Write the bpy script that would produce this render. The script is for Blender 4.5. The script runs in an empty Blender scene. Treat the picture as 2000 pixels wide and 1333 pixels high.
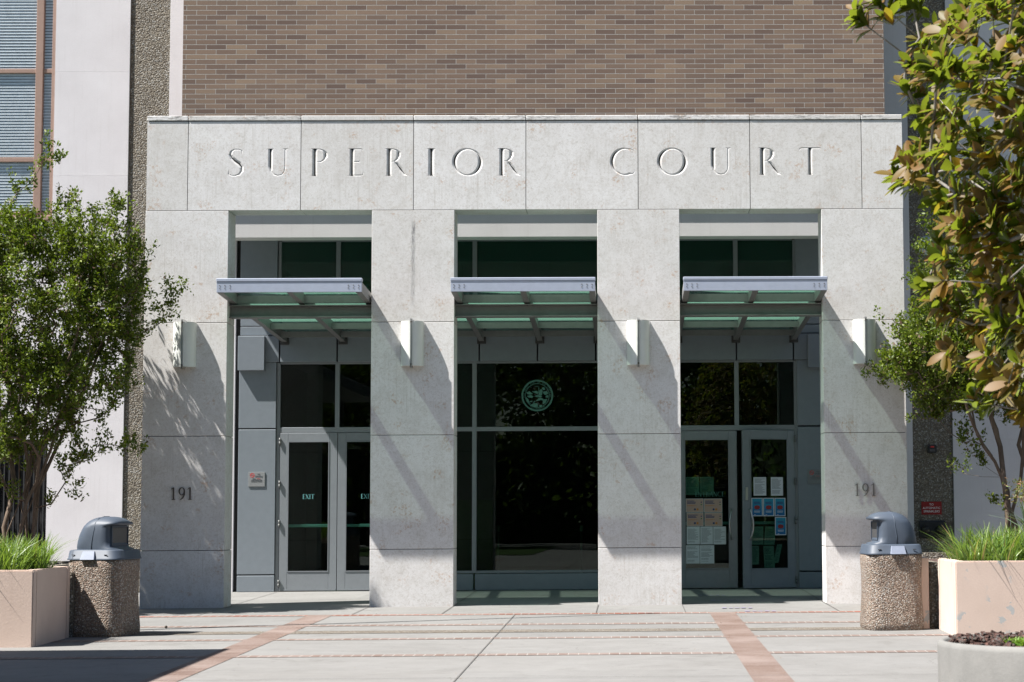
import bpy, bmesh, math, random
import numpy as np
from mathutils import Vector, Matrix
random.seed(7); rng = np.random.default_rng(11)
R = math.radians
S = bpy.context.scene
COL = S.collection
# ------------------------------------------------------------------ camera
F_PX, PX, PY, CD, CZ = 3806.3, 1306.6, 672.6, 28.567, 1.4263
c_r = Vector((0.9998, -0.0202, -0.0061)); c_f = Vector((0.0207, 0.9963, 0.083)).normalized()
c_r = (c_r - c_f * c_r.dot(c_f)).normalized(); c_u = c_r.cross(c_f)
cam_d = bpy.data.cameras.new('camera'); cam = bpy.data.objects.new('camera', cam_d); COL.objects.link(cam)
cam.matrix_world = Matrix(((c_r.x, c_u.x, -c_f.x, 0), (c_r.y, c_u.y, -c_f.y, -CD), (c_r.z, c_u.z, -c_f.z, CZ), (0, 0, 0, 1)))
cam_d.sensor_width = 36; cam_d.lens = F_PX / 2000 * 36
cam_d.shift_x = (1000 - PX) / 2000; cam_d.shift_y = (PY - 666.5) / 2000
cam_d.clip_start = 0.1; cam_d.clip_end = 2000
cam_d.dof.use_dof = True; cam_d.dof.focus_distance = 28.6; cam_d.dof.aperture_fstop = 7.1
S.camera = cam
# ------------------------------------------------------------------ light
SUN = Vector((0.60, 0.228, -1.0))
EL = math.atan2(1.0, math.hypot(SUN.x, SUN.y))
w = bpy.data.worlds.new('World'); S.world = w; w.use_nodes = True
wn = w.node_tree; bg = wn.nodes['Background']; sky = wn.nodes.new('ShaderNodeTexSky')
sky.sky_type = 'NISHITA'; sky.sun_disc = False; sky.sun_elevation = EL
sky.sun_rotation = math.atan2(-SUN.x, -SUN.y) % (2 * math.pi)
sky.air_density = 1.0; sky.dust_density = 0.6; sky.ozone_density = 1.0
wn.links.new(sky.outputs[0], bg.inputs[0]); bg.inputs[1].default_value = 0.035
ld = bpy.data.lights.new('sun', 'SUN'); ld.energy = 4.0; ld.angle = R(0.5); ld.color = (1.0, 0.962, 0.915)
sun = bpy.data.objects.new('sun', ld); COL.objects.link(sun)
sun.rotation_euler = SUN.to_track_quat('-Z', 'Y').to_euler(); sun.location = (-20, -8, 30)
S.view_settings.view_transform = 'Standard'; S.view_settings.look = 'None'
S.view_settings.exposure = 1.68; S.view_settings.gamma = 1.0

def atY(x, y, Y):
    """where the sight line of photo position (x, y) meets the upright plane at depth Y"""
    d = c_f + c_r * ((x - PX) / F_PX) - c_u * ((y - PY) / F_PX)
    t = (Y + CD) / d.y
    return d.x * t, CZ + d.z * t
def G(y): return 0.009 * y          # the plaza falls gently away from the doors

# ------------------------------------------------------------------ materials
class N:
    def __init__(s, name):
        s.m = bpy.data.materials.new(name); s.m.use_nodes = True; s.t = s.m.node_tree
        s.b = s.t.nodes['Principled BSDF']; s.out = s.t.nodes['Material Output']; s._c = None
    def n(s, k, **kw):
        o = s.t.nodes.new(k)
        for a, b in kw.items(): setattr(o, a, b)
        return o
    def l(s, a, b): s.t.links.new(a, b)
    def put(s, inp, v):
        if isinstance(v, (int, float)): inp.default_value = v
        elif isinstance(v, (tuple, list)): inp.default_value = tuple(v) + ((1,) if len(v) == 3 and len(inp.default_value) == 4 else ())
        else: s.l(v, inp)
    def co(s, rand=True):
        if s._c is None:
            tc = s.n('ShaderNodeTexCoord')
            if rand:
                oi = s.n('ShaderNodeObjectInfo'); mu = s.n('ShaderNodeMath', operation='MULTIPLY'); mu.inputs[1].default_value = 57.3
                s.l(oi.outputs['Random'], mu.inputs[0]); ad = s.n('ShaderNodeVectorMath', operation='ADD')
                s.l(tc.outputs['Object'], ad.inputs[0]); s.l(mu.outputs[0], ad.inputs[1]); s._c = ad.outputs[0]
            else: s._c = tc.outputs['Object']
        return s._c
    def map(s, v, sc=(1, 1, 1), loc=(0, 0, 0), rot=(0, 0, 0)):
        o = s.n('ShaderNodeMapping'); s.l(v, o.inputs[0]); o.inputs['Scale'].default_value = sc; o.inputs['Location'].default_value = loc; o.inputs['Rotation'].default_value = rot
        return o.outputs[0]
    def noise(s, scale, detail=3, rough=.5, v=None, dist=0):
        o = s.n('ShaderNodeTexNoise'); s.l(v or s.co(), o.inputs['Vector']); o.inputs['Scale'].default_value = scale
        o.inputs['Detail'].default_value = detail; o.inputs['Roughness'].default_value = rough; o.inputs['Distortion'].default_value = dist
        return o.outputs[0]
    def voro(s, scale, out='Distance', feat='F1', v=None):
        o = s.n('ShaderNodeTexVoronoi', feature=feat); s.l(v or s.co(), o.inputs['Vector']); o.inputs['Scale'].default_value = scale
        return o.outputs[out]
    def ramp(s, f, *st):
        o = s.n('ShaderNodeValToRGB'); s.l(f, o.inputs[0]); e = o.color_ramp.elements
        while len(e) < len(st): e.new(.5)
        for k, (p, c) in enumerate(st):
            e[k].position = p; e[k].color = (c, c, c, 1) if isinstance(c, (int, float)) else tuple(c) + (1,)
        return o.outputs[0]
    def mix(s, f, a, b, mode='MIX'):
        o = s.n('ShaderNodeMix', data_type='RGBA', blend_type=mode)
        s.put(o.inputs[0], f); s.put(o.inputs[6], a); s.put(o.inputs[7], b); return o.outputs[2]
    def math(s, op, a, b=0.0):
        o = s.n('ShaderNodeMath', operation=op); s.put(o.inputs[0], a); s.put(o.inputs[1], b); return o.outputs[0]
    def bump(s, h, st=.3, d=.01):
        o = s.n('ShaderNodeBump'); s.l(h, o.inputs['Height']); o.inputs['Strength'].default_value = st; o.inputs['Distance'].default_value = d
        s.l(o.outputs[0], s.b.inputs['Normal'])
    def fin(s, col=None, rough=.7, metal=0., spec=.5):
        if col is not None: s.put(s.b.inputs['Base Color'], col)
        s.put(s.b.inputs['Roughness'], rough); s.put(s.b.inputs['Metallic'], metal); s.put(s.b.inputs['Specular IOR Level'], spec)
        return s.m
def plain(name, c, rough=.6, metal=0., spec=.5, var=.12, sc=9.):
    m = N(name); f = m.noise(sc, 5, .6)
    col = m.mix(m.ramp(f, (.3, 0), (.7, 1)), tuple(x * (1 - var) for x in c), tuple(min(1, x * (1 + var)) for x in c))
    return m.fin(col, rough, metal, spec)

def mk_stone(streak=False):
    m = N('limestone'); c = m.co()
    col = m.mix(m.ramp(m.noise(1.1, 4, .6), (.35, 0), (.65, 1)), (.608, .598, .588), (.658, .652, .646))
    col = m.mix(m.ramp(m.noise(5.5, 6, .7, dist=.5), (.46, 0), (.62, 1)), col, (.93, .925, .915), 'MULTIPLY')
    col = m.mix(m.ramp(m.noise(15, 5, .75, dist=1.4), (.50, 0), (.60, 1)), col, (.90, .885, .865), 'MULTIPLY')
    s0 = m.n('ShaderNodeSeparateXYZ'); tc0 = m.n('ShaderNodeTexCoord'); m.l(tc0.outputs['Object'], s0.inputs[0])
    wn_ = m.n('ShaderNodeTexWhiteNoise', noise_dimensions='2D'); cc = m.n('ShaderNodeCombineXYZ'); oi = m.n('ShaderNodeObjectInfo')
    m.l(m.math('FLOOR', m.math('DIVIDE', m.math('SUBTRACT', s0.outputs[2], .832), 1.66)), cc.inputs[0]); m.l(oi.outputs['Random'], cc.inputs[1]); m.l(cc.outputs[0], wn_.inputs['Vector'])
    col = m.mix(wn_.outputs['Value'], m.mix(1., col, (.94, .935, .925), 'MULTIPLY'), m.mix(1., col, (1.03, 1.03, 1.035), 'MULTIPLY'))
    pit = m.ramp(m.voro(75), (.10, 1), (.22, 0)); pit = m.mix(1., pit, m.ramp(m.noise(8, 3, .6), (.45, 0), (.58, 1)), 'MULTIPLY')
    col = m.mix(m.math('MULTIPLY', pit, .5), col, (.36, .34, .31))
    col = m.mix(m.ramp(m.noise(60, 6, .7), (.38, .0), (.5, .5), (.66, 1)), col, (1.06, 1.06, 1.06), 'MULTIPLY')
    col = m.mix(m.ramp(m.noise(34, 4, .6), (.3, .42), (.46, 0), (1, 0)), col, (.62, .59, .55), 'MULTIPLY')
    # thin curled fossil lines
    n1 = m.noise(21, 1.5, .4, dist=2.6); li = m.ramp(n1, (.490, 0), (.5, 1), (.510, 0))
    mk = m.ramp(m.noise(4.0, 2), (.34, .1), (.5, 1)); li = m.mix(1., li, mk, 'MULTIPLY')
    col = m.mix(m.math('MULTIPLY', li, .75), col, (.30, .26, .21))
    # vertical weather streaks
    st = m.noise(1.0, 5, .6, m.map(c, (42, 42, 1.3))); stm = m.ramp(m.noise(1.6, 2), (.45, 0), (.62, 1))
    st = m.mix(1., m.ramp(st, (.50, 0), (.68, .62)), stm, 'MULTIPLY')
    col = m.mix(st, col, (.46, .44, .41))
    # rust coloured inclusions
    ru = m.mix(1., m.ramp(m.noise(3.2, 3), (.57, 0), (.66, 1)), m.ramp(m.noise(26, 4, .7), (.52, 0), (.6, 1)), 'MULTIPLY')
    col = m.mix(m.math('MULTIPLY', ru, .62), col, (.42, .27, .17))
    if streak == 'coping':
        dk = m.mix(1., m.ramp(m.noise(1, 6, .75, m.map(c, (9, 9, 60))), (.50, 0), (.60, 1)), m.ramp(m.noise(1.1, 2), (.42, 0), (.58, .85)), 'MULTIPLY'); col = m.mix(dk, col, (.13, .125, .12))
    elif streak:      # soot run under the lintel joint, in the pillar's own metres
        tc = m.n('ShaderNodeTexCoord'); sp = m.n('ShaderNodeSeparateXYZ'); m.l(tc.outputs['Object'], sp.inputs[0])
        wob = m.math('MULTIPLY', m.math('SUBTRACT', m.noise(3, 2, .5, tc.outputs['Object']), .5), .03)
        d = m.math('ABSOLUTE', m.math('ADD', m.math('ADD', sp.outputs[0], 3.166 - 1.51), wob)); core = m.ramp(m.math('MULTIPLY', d, 10), (.10, 1), (.38, 0))
        zf = m.ramp(m.math('MULTIPLY', sp.outputs[2], .1), (.435, 0), (.455, .45), (.53, .75), (.555, 1), (.568, 0))
        br = m.ramp(m.noise(1, 6, .75, m.map(tc.outputs['Object'], (60, 60, 9))), (.35, 0), (.6, 1))
        k = m.mix(1., m.mix(1., core, zf, 'MULTIPLY'), br, 'MULTIPLY'); col = m.mix(k, col, (.07, .07, .075))
    m.bump(m.noise(55, 6, .7), .22, .004)
    return m.fin(col, .72, 0, .3)
def mk_brick():
    m = N('brick'); c = m.co(False)
    sp = m.n('ShaderNodeSeparateXYZ'); m.l(c, sp.inputs[0]); cb = m.n('ShaderNodeCombineXYZ')
    m.l(m.math('ADD', sp.outputs[0], sp.outputs[1]), cb.inputs[0]); m.l(sp.outputs[2], cb.inputs[1])
    b = m.n('ShaderNodeTexBrick', offset=.5, squash=1.0); m.l(cb.outputs[0], b.inputs['Vector'])
    b.inputs['Scale'].default_value = 1; b.inputs['Brick Width'].default_value = .3238; b.inputs['Row Height'].default_value = .0813
    b.inputs['Mortar Size'].default_value = .0048; b.inputs['Mortar Smooth'].default_value = .15; b.inputs['Bias'].default_value = 0
    b.inputs['Color1'].default_value = (0, 0, 0, 1); b.inputs['Color2'].default_value = (1, 1, 1, 1); b.inputs['Mortar'].default_value = (.5, .5, .5, 1)
    t = m.ramp(b.outputs['Color'], (0, (.148, .102, .083)), (.25, (.208, .143, .107)), (.5, (.240, .168, .124)), (.75, (.180, .127, .099)), (1, (.280, .200, .142)))
    t = m.mix(m.ramp(m.noise(45, 5, .7, m.map(c, (1, 1, 3))), (.3, 0), (.7, 1)), t, (.80, .80, .80), 'MULTIPLY')
    t = m.mix(m.ramp(m.noise(.9, 3), (.3, 0), (.7, .5)), t, (.82, .82, .84), 'MULTIPLY')
    mo = m.mix(m.noise(30, 3), (.20, .19, .175), (.47, .45, .42))
    col = m.mix(b.outputs['Fac'], t, mo)
    inv = m.math('SUBTRACT', 1.0, b.outputs['Fac'])
    h = m.math('ADD', inv, m.math('MULTIPLY', m.noise(70, 4), .12))
    m.bump(h, .8, .006); return m.fin(col, .85, 0, .25)
def mk_aggregate(name, dark=1.0, scale=52., warm=1.0):
    m = N(name); vc = m.n('ShaderNodeTexVoronoi'); m.l(m.co(), vc.inputs['Vector']); vc.inputs['Scale'].default_value = scale
    sp = m.n('ShaderNodeSeparateColor'); m.l(vc.outputs['Color'], sp.inputs[0])
    k = dark
    t = m.ramp(sp.outputs[0], (0, (.13*k, .11*k, .09*k)), (.3, (.30*k, .27*k, .22*k)), (.55, (.42*k*warm, .36*k, .28*k)), (.8, (.34*k, .35*k, .34*k)), (1, (.66*k, .63*k, .57*k)))
    gap = m.ramp(vc.outputs['Distance'], (.35, 0), (.62, 1))
    col = m.mix(gap, t, (.20*k*warm, .165*k, .13*k))
    col = m.mix(m.ramp(m.noise(2.2, 4), (.35, 0), (.65, .8)), col, (.78, .76, .74), 'MULTIPLY')
    m.bump(m.math('SUBTRACT', 1.0, vc.outputs['Distance']), 1.0, .012); return m.fin(col, .8, 0, .35)
def mk_concrete():
    m = N('plaza_concrete'); c = m.co(False)
    col = m.mix(m.ramp(m.noise(.55, 5, .6), (.3, 0), (.7, 1)), (.195, .191, .184), (.23, .2275, .222))
    col = m.mix(m.ramp(m.noise(3.2, 6, .7), (.35, 0), (.65, 1)), col, (.90, .90, .90), 'MULTIPLY')
    col = m.mix(m.ramp(m.noise(150, 3, .8), (.35, 0), (.65, 1)), col, (.86, .86, .85), 'MULTIPLY')
    col = m.mix(m.ramp(m.noise(7, 2, .5), (.70, 0), (.74, .45)), col, (.13, .125, .12))
    sw = m.noise(1.0, 4, .6, m.map(c, (1.2, 26, 1))); col = m.mix(m.ramp(sw, (.4, 0), (.7, .5)), col, (.86, .86, .86), 'MULTIPLY')
    gum = m.ramp(m.voro(1.9), (.020, 1), (.034, 0)); gm = m.voro(1.9, 'Color'); col = m.mix(m.math('MULTIPLY', gum, .45), col, (.07, .068, .065))
    cr = m.ramp(m.noise(.55, 6, .62, dist=.6), (.4975, 0), (.5, .55), (.5025, 0)); cr = m.mix(1., cr, m.ramp(m.noise(.25, 1), (.5, 0), (.56, 1)), 'MULTIPLY'); col = m.mix(cr, col, (.08, .075, .07))
    col = m.mix(m.ramp(m.noise(1.4, 6, .7, dist=1.), (.56, 0), (.72, .6)), col, (.72, .71, .69), 'MULTIPLY')
    # rectangles of separate pours: each slab a slightly different tone
    b = m.n('ShaderNodeTexBrick', offset=0, squash=1); m.l(m.map(c, (1, 1, 1), (1.55, 2.0, 0)), b.inputs['Vector']); b.inputs['Scale'].default_value = 1
    b.inputs['Brick Width'].default_value = 2.73; b.inputs['Row Height'].default_value = 4.1; b.inputs['Mortar Size'].default_value = 0
    b.inputs['Color1'].default_value = (.93, .93, .93, 1); b.inputs['Color2'].default_value = (1.04, 1.035, 1.03, 1)
    col = m.mix(1., col, b.outputs['Color'], 'MULTIPLY')
    m.bump(m.noise(90, 5, .7), .25, .004); return m.fin(col, .85, 0, .25)
def mk_paver(name, wx, wy, c0, c1, rot=0.):
    m = N(name); c = m.co(False)
    b = m.n('ShaderNodeTexBrick', offset=0.0, squash=1); m.l(m.map(c, (1, 1, 1), (0, 0, 0)), b.inputs['Vector']); b.inputs['Scale'].default_value = 1
    b.inputs['Brick Width'].default_value = wx; b.inputs['Row Height'].default_value = wy; b.inputs['Mortar Size'].default_value = .006; b.inputs['Mortar Smooth'].default_value = .1
    b.inputs['Color1'].default_value = (0, 0, 0, 1); b.inputs['Color2'].default_value = (1, 1, 1, 1)
    t = m.mix(b.outputs['Color'], c0, c1); t = m.mix(m.ramp(m.noise(40, 4, .7), (.3, 0), (.7, 1)), t, (.84, .84, .84), 'MULTIPLY')
    t = m.mix(m.ramp(m.noise(1.3, 3), (.4, 0), (.7, .6)), t, (.25, .20, .18))
    return m.fin(m.mix(b.outputs['Fac'], t, (.27, .25, .23)), .85, 0, .25)
def mk_stucco(name, a, b_, sc=1.2, chips=False, chipcol=(.40, .40, .39)):
    m = N(name); col = m.mix(m.ramp(m.noise(sc, 5, .6), (.3, 0), (.7, 1)), a, b_)
    col = m.mix(m.ramp(m.noise(70, 4, .7), (.35, 0), (.65, 1)), col, (.95, .95, .95), 'MULTIPLY')
    st = m.noise(1, 4, .6, m.map(m.co(), (18, 18, .8))); col = m.mix(m.ramp(st, (.55, 0), (.8, .35)), col, (.80, .78, .76), 'MULTIPLY')
    if chips:
        sp = m.n('ShaderNodeSeparateXYZ'); m.l(m.co(), sp.inputs[0])
        ch = m.mix(1., m.ramp(m.noise(6.5, 4, .55, dist=.3), (.60, 0), (.606, 1)), m.ramp(m.noise(1.3, 1), (.44, 0), (.46, 1)), 'MULTIPLY')
        cr = m.ramp(m.noise(2.4, 5, .6, dist=.8), (.497, 0), (.5, .5), (.503, 0))
        cr = m.mix(1., cr, m.ramp(m.noise(.9, 2), (.5, 0), (.6, .7)), 'MULTIPLY')
        col = m.mix(cr, col, (.35, .27, .23)); col = m.mix(ch, col, chipcol)
    m.bump(m.noise(45, 6, .65), .35, .005); return m.fin(col, .82, 0, .3)
def mk_glass(name, tint, refl=1.45, body=None):
    m = N(name); m.t.nodes.remove(m.b)
    tr = m.n('ShaderNodeBsdfTransparent'); tr.inputs[0].default_value = tint + (1,)
    gl = m.n('ShaderNodeBsdfGlossy'); gl.inputs['Roughness'].default_value = 0.0; gl.inputs[0].default_value = (.85, .9, .88, 1)
    bm_ = m.n('ShaderNodeBump'); bm_.inputs['Strength'].default_value = .05; bm_.inputs['Distance'].default_value = .02
    m.l(m.noise(1.1, 1, .4, m.map(m.co(), (1, 1, .4))), bm_.inputs['Height']); m.l(bm_.outputs[0], gl.inputs['Normal'])
    fr = m.n('ShaderNodeFresnel'); gg = m.n('ShaderNodeNewGeometry')      # same reflectance from either side of the sheet
    m.l(m.math('ADD', m.math('MULTIPLY', gg.outputs['Backfacing'], 1 / refl - refl), refl), fr.inputs[0])
    mx = m.n('ShaderNodeMixShader'); m.l(fr.outputs[0], mx.inputs[0]); m.l(tr.outputs[0], mx.inputs[1]); m.l(gl.outputs[0], mx.inputs[2])
    if body:
        df = m.n('ShaderNodeBsdfDiffuse'); df.inputs[0].default_value = body + (1,); ad = m.n('ShaderNodeAddShader'); m.l(mx.outputs[0], ad.inputs[0]); m.l(df.outputs[0], ad.inputs[1]); m.l(ad.outputs[0], m.out.inputs[0]); return m.m
    m.l(mx.outputs[0], m.out.inputs[0]); return m.m
def mk_frosted():
    m = N('green_canopy_glass'); m.t.nodes.remove(m.b)
    tr = m.n('ShaderNodeBsdfTransparent'); tr.inputs[0].default_value = (.60, .70, .64, 1)
    tl = m.n('ShaderNodeBsdfTranslucent'); tl.inputs[0].default_value = (.40, .70, .58, 1)
    df = m.n('ShaderNodeBsdfDiffuse'); df.inputs[0].default_value = (.34, .44, .40, 1)
    gl = m.n('ShaderNodeBsdfGlossy'); gl.inputs['Roughness'].default_value = .08
    a = m.n('ShaderNodeMixShader'); a.inputs[0].default_value = .3; m.l(tl.outputs[0], a.inputs[1]); m.l(df.outputs[0], a.inputs[2])
    b = m.n('ShaderNodeMixShader'); b.inputs[0].default_value = .42; m.l(tr.outputs[0], b.inputs[1]); m.l(a.outputs[0], b.inputs[2])
    fr = m.n('ShaderNodeFresnel'); gg = m.n('ShaderNodeNewGeometry'); m.l(m.math('ADD', m.math('MULTIPLY', gg.outputs['Backfacing'], 1 / 1.4 - 1.4), 1.4), fr.inputs[0])
    c = m.n('ShaderNodeMixShader'); m.l(fr.outputs[0], c.inputs[0]); m.l(b.outputs[0], c.inputs[1]); m.l(gl.outputs[0], c.inputs[2])
    m.l(c.outputs[0], m.out.inputs[0]); return m.m
def mk_leaf(name, cols, rough=.45, trans=.35, back=None, odd=None, tc=(.30, .45, .03), sp=.5):
    m = N(name); g = m.n('ShaderNodeNewGeometry')
    st = [(k / max(1, len(cols) - 1), c) for k, c in enumerate(cols)]
    col = m.ramp(g.outputs['Random Per Island'], *st)
    if odd:
        o2 = m.math('FRACT', m.math('MULTIPLY', g.outputs['Random Per Island'], 37.7)); col = m.mix(m.math('GREATER_THAN', o2, 1 - odd[0]), col, odd[1])
    col = m.mix(m.noise(2.0, 2), col, (.82, .85, .8), 'MULTIPLY')
    tcol = m.mix(.5, col, tc)
    if back: 
        bk = m.mix(m.math('FRACT', m.math('MULTIPLY', g.outputs['Random Per Island'], 11.3)), back[0], back[1])
        col = m.mix(g.outputs['Backfacing'], col, bk); tcol = m.mix(g.outputs['Backfacing'], m.mix(.6, col, (.36, .43, .03)), m.mix(.55, col, (.50, .33, .03)))
    m.put(m.b.inputs['Base Color'], col); m.b.inputs['Specular IOR Level'].default_value = sp
    if back:
        m.put(m.b.inputs['Roughness'], m.math('ADD', m.math('MULTIPLY', g.outputs['Backfacing'], .4), rough))
    else: m.b.inputs['Roughness'].default_value = rough
    tl = m.n('ShaderNodeBsdfTranslucent'); m.l(tcol, tl.inputs[0])
    mx = m.n('ShaderNodeMixShader'); mx.inputs[0].default_value = trans; m.l(m.b.outputs[0], mx.inputs[1]); m.l(tl.outputs[0], mx.inputs[2])
    m.l(mx.outputs[0], m.out.inputs[0]); return m.m
def mk_bark(name, a, b_):
    m = N(name); col = m.mix(m.ramp(m.noise(9, 5, .7, m.map(m.co(), (1, 1, .35))), (.3, 0), (.7, 1)), a, b_)
    m.bump(m.noise(30, 5, .7, m.map(m.co(), (1, 1, .3))), .6, .01); return m.fin(col, .85, 0, .2)
def mk_poster(name, stops):
    m = N(name); tc = m.n('ShaderNodeTexCoord'); sp = m.n('ShaderNodeSeparateXYZ'); m.l(tc.outputs['Generated'], sp.inputs[0])
    return m.fin(m.ramp(sp.outputs[2], *stops), .5, 0, .3)

STONE = mk_stone(); STONE_STREAK = mk_stone(True); COPING = mk_stone('coping'); BRICK = mk_brick(); AGG = mk_aggregate('exposed_aggregate', .74, 40, .96); AGGCAN = mk_aggregate('pebble_concrete', .86, 60, 1.12)
CONC = mk_concrete(); HEADER_PAVER = mk_paver('brick_header_row', .105, 50., (.155, .105, .085), (.19, .155, .14))
RED_PAVER = mk_paver('red_header_row', .105, 50., (.22, .075, .05), (.19, .105, .08))
BAND_PAVER = mk_paver('brick_band', 3.0, .102, (.120, .074, .058), (.155, .105, .085))
PEB = mk_aggregate('pebble_strip', .62, 60, 1.0)
WHITE = mk_stucco('white_stucco', (.61, .588, .605), (.68, .66, .68)); BEAMST = mk_stucco('beam_stucco', (.50, .49, .48), (.57, .56, .55))
PINKC = mk_stucco('clean_pink_stucco', (.56, .435, .365), (.63, .50, .425), 1.4); PINK = mk_stucco('pink_stucco', (.56, .44, .37), (.63, .50, .425), 1.4, True)
METAL = plain('blue_grey_metal', (.215, .245, .275), .42, .25, .5, .04); FRAME = plain('grey_door_metal', (.235, .255, .275), .4, .3, .5, .04)
CANM = plain('canopy_steel', (.385, .425, .515), .42, .25, .5, .05); CANG = plain('canopy_beam_grey', (.165, .168, .165), .5, .1, .4, .1)
DARK = plain('dark_gap', (.02, .02, .02), .9); BLACK = plain('black_plastic', (.02, .02, .022), .5)
GLASS = mk_glass('tinted_glass', (.36, .46, .40)); UGLASS = mk_glass('green_upper_glass', (.25, .42, .34), 1.45, (.011, .032, .025)); DGLASS = mk_glass('door_glass', (.50, .62, .57)); WGLASS = mk_glass('window_glass', (.90, .92, .93), 1.5)
CGLASS = mk_frosted(); STEEL = plain('brushed_steel', (.55, .55, .55), .3, 1., .5, .05); BOLT = plain('dark_bolt', (.10, .075, .05), .6)
BRONZE = plain('bronze_digit', (.085, .075, .068), .5, .35, .5, .15); DIG2 = plain('pewter_digit', (.20, .19, .18), .5, .4, .5, .15)
SHADE = plain('sconce_shade', (.66, .68, .64), .35, 0, .5, .03); LID = plain('grey_plastic_lid', (.050, .066, .092), .55, 0, .5, .10, 5)
LATCH = plain('latch_grey', (.22, .25, .32), .4); BROWN = plain('brown_window_frame', (.30, .20, .16), .6, 0, .4, .08)
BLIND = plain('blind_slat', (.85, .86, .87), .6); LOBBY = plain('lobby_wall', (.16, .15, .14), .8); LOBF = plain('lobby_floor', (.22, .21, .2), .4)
OLIVE = plain('olive_panel', (.17, .19, .05), .7); TEAL = plain('teal_lettering', (.16, .42, .42), .6, 0, .3, .1, 40); SEALC = plain('seal_green', (.10, .25, .21), .6, 0, .3, .3, 60)
BAR = plain('push_bar', (.50, .80, .82), .5, 0); MYR = mk_leaf('myrtle_leaf', [(.058, .090, .008), (.110, .155, .012), (.036, .060, .008), (.205, .245, .018), (.075, .115, .010)], .5, .30, odd=(.09, (.13, .075, .05)), tc=(.22, .34, .01), sp=.35)
FAR = mk_leaf('far_leaf', [(.03, .06, .012), (.07, .12, .02), (.05, .09, .015)], .5, .3)
MAG = mk_leaf('magnolia_leaf', [(.045, .088, .010), (.080, .135, .014), (.034, .070, .009), (.14, .185, .018)], .13, .40, back=((.165, .080, .013), (.105, .10, .013)), odd=(.05, (.60, .33, .03)))
GRS = mk_leaf('grass_blade', [(.13, .22, .03), (.08, .16, .04), (.21, .30, .04), (.11, .19, .05)], .45, .35, odd=(.04, (.33, .25, .10)))
BARK = mk_bark('myrtle_bark', (.10, .072, .052), (.21, .16, .12)); MBARK = mk_bark('magnolia_bark', (.15, .135, .12), (.30, .28, .255)); DBARK = mk_bark('dark_bark', (.05, .04, .03), (.1, .08, .06))
SOIL = mk_aggregate('bark_mulch', .20, 40, 1.7); POTM = mk_stucco('cast_pot', (.165, .163, .155), (.22, .216, .205), 3)
PAPER = plain('white_paper', (.62, .64, .66), .7, 0, .3, .04); PTEAL = plain('green_tinted_paper', (.66, .85, .80), .7, 0, .3, .05); INK = plain('ink', (.10, .11, .13), .8, 0, .2)
PPINK = plain('peach_poster', (.50, .34, .28), .7, 0, .3, .04); PBLUE = mk_poster('blue_poster', ((0, (.02, .12, .32)), (1, (.03, .30, .42))))
REDM = plain('dark_red_print', (.28, .02, .02), .6); ORG = plain('orange_print', (.55, .20, .04), .6); NAVY = plain('navy_print', (.03, .05, .16), .6); GRN = plain('green_print', (.06, .2, .05), .6); PUR = plain('violet_print', (.15, .07, .30), .6)
SIGNW = plain('sign_face', (.21, .22, .225), .5, 0, .4, .03); SIGNR = plain('red_sign', (.26, .016, .016), .5, 0, .4, .08); SRED = plain('sign_red_ink', (.55, .03, .03), .5); LILAC = plain('lilac_floor_mark', (.20, .18, .26), .8); SWHITE = plain('sign_white_ink', (.8, .8, .8), .5)

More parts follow.
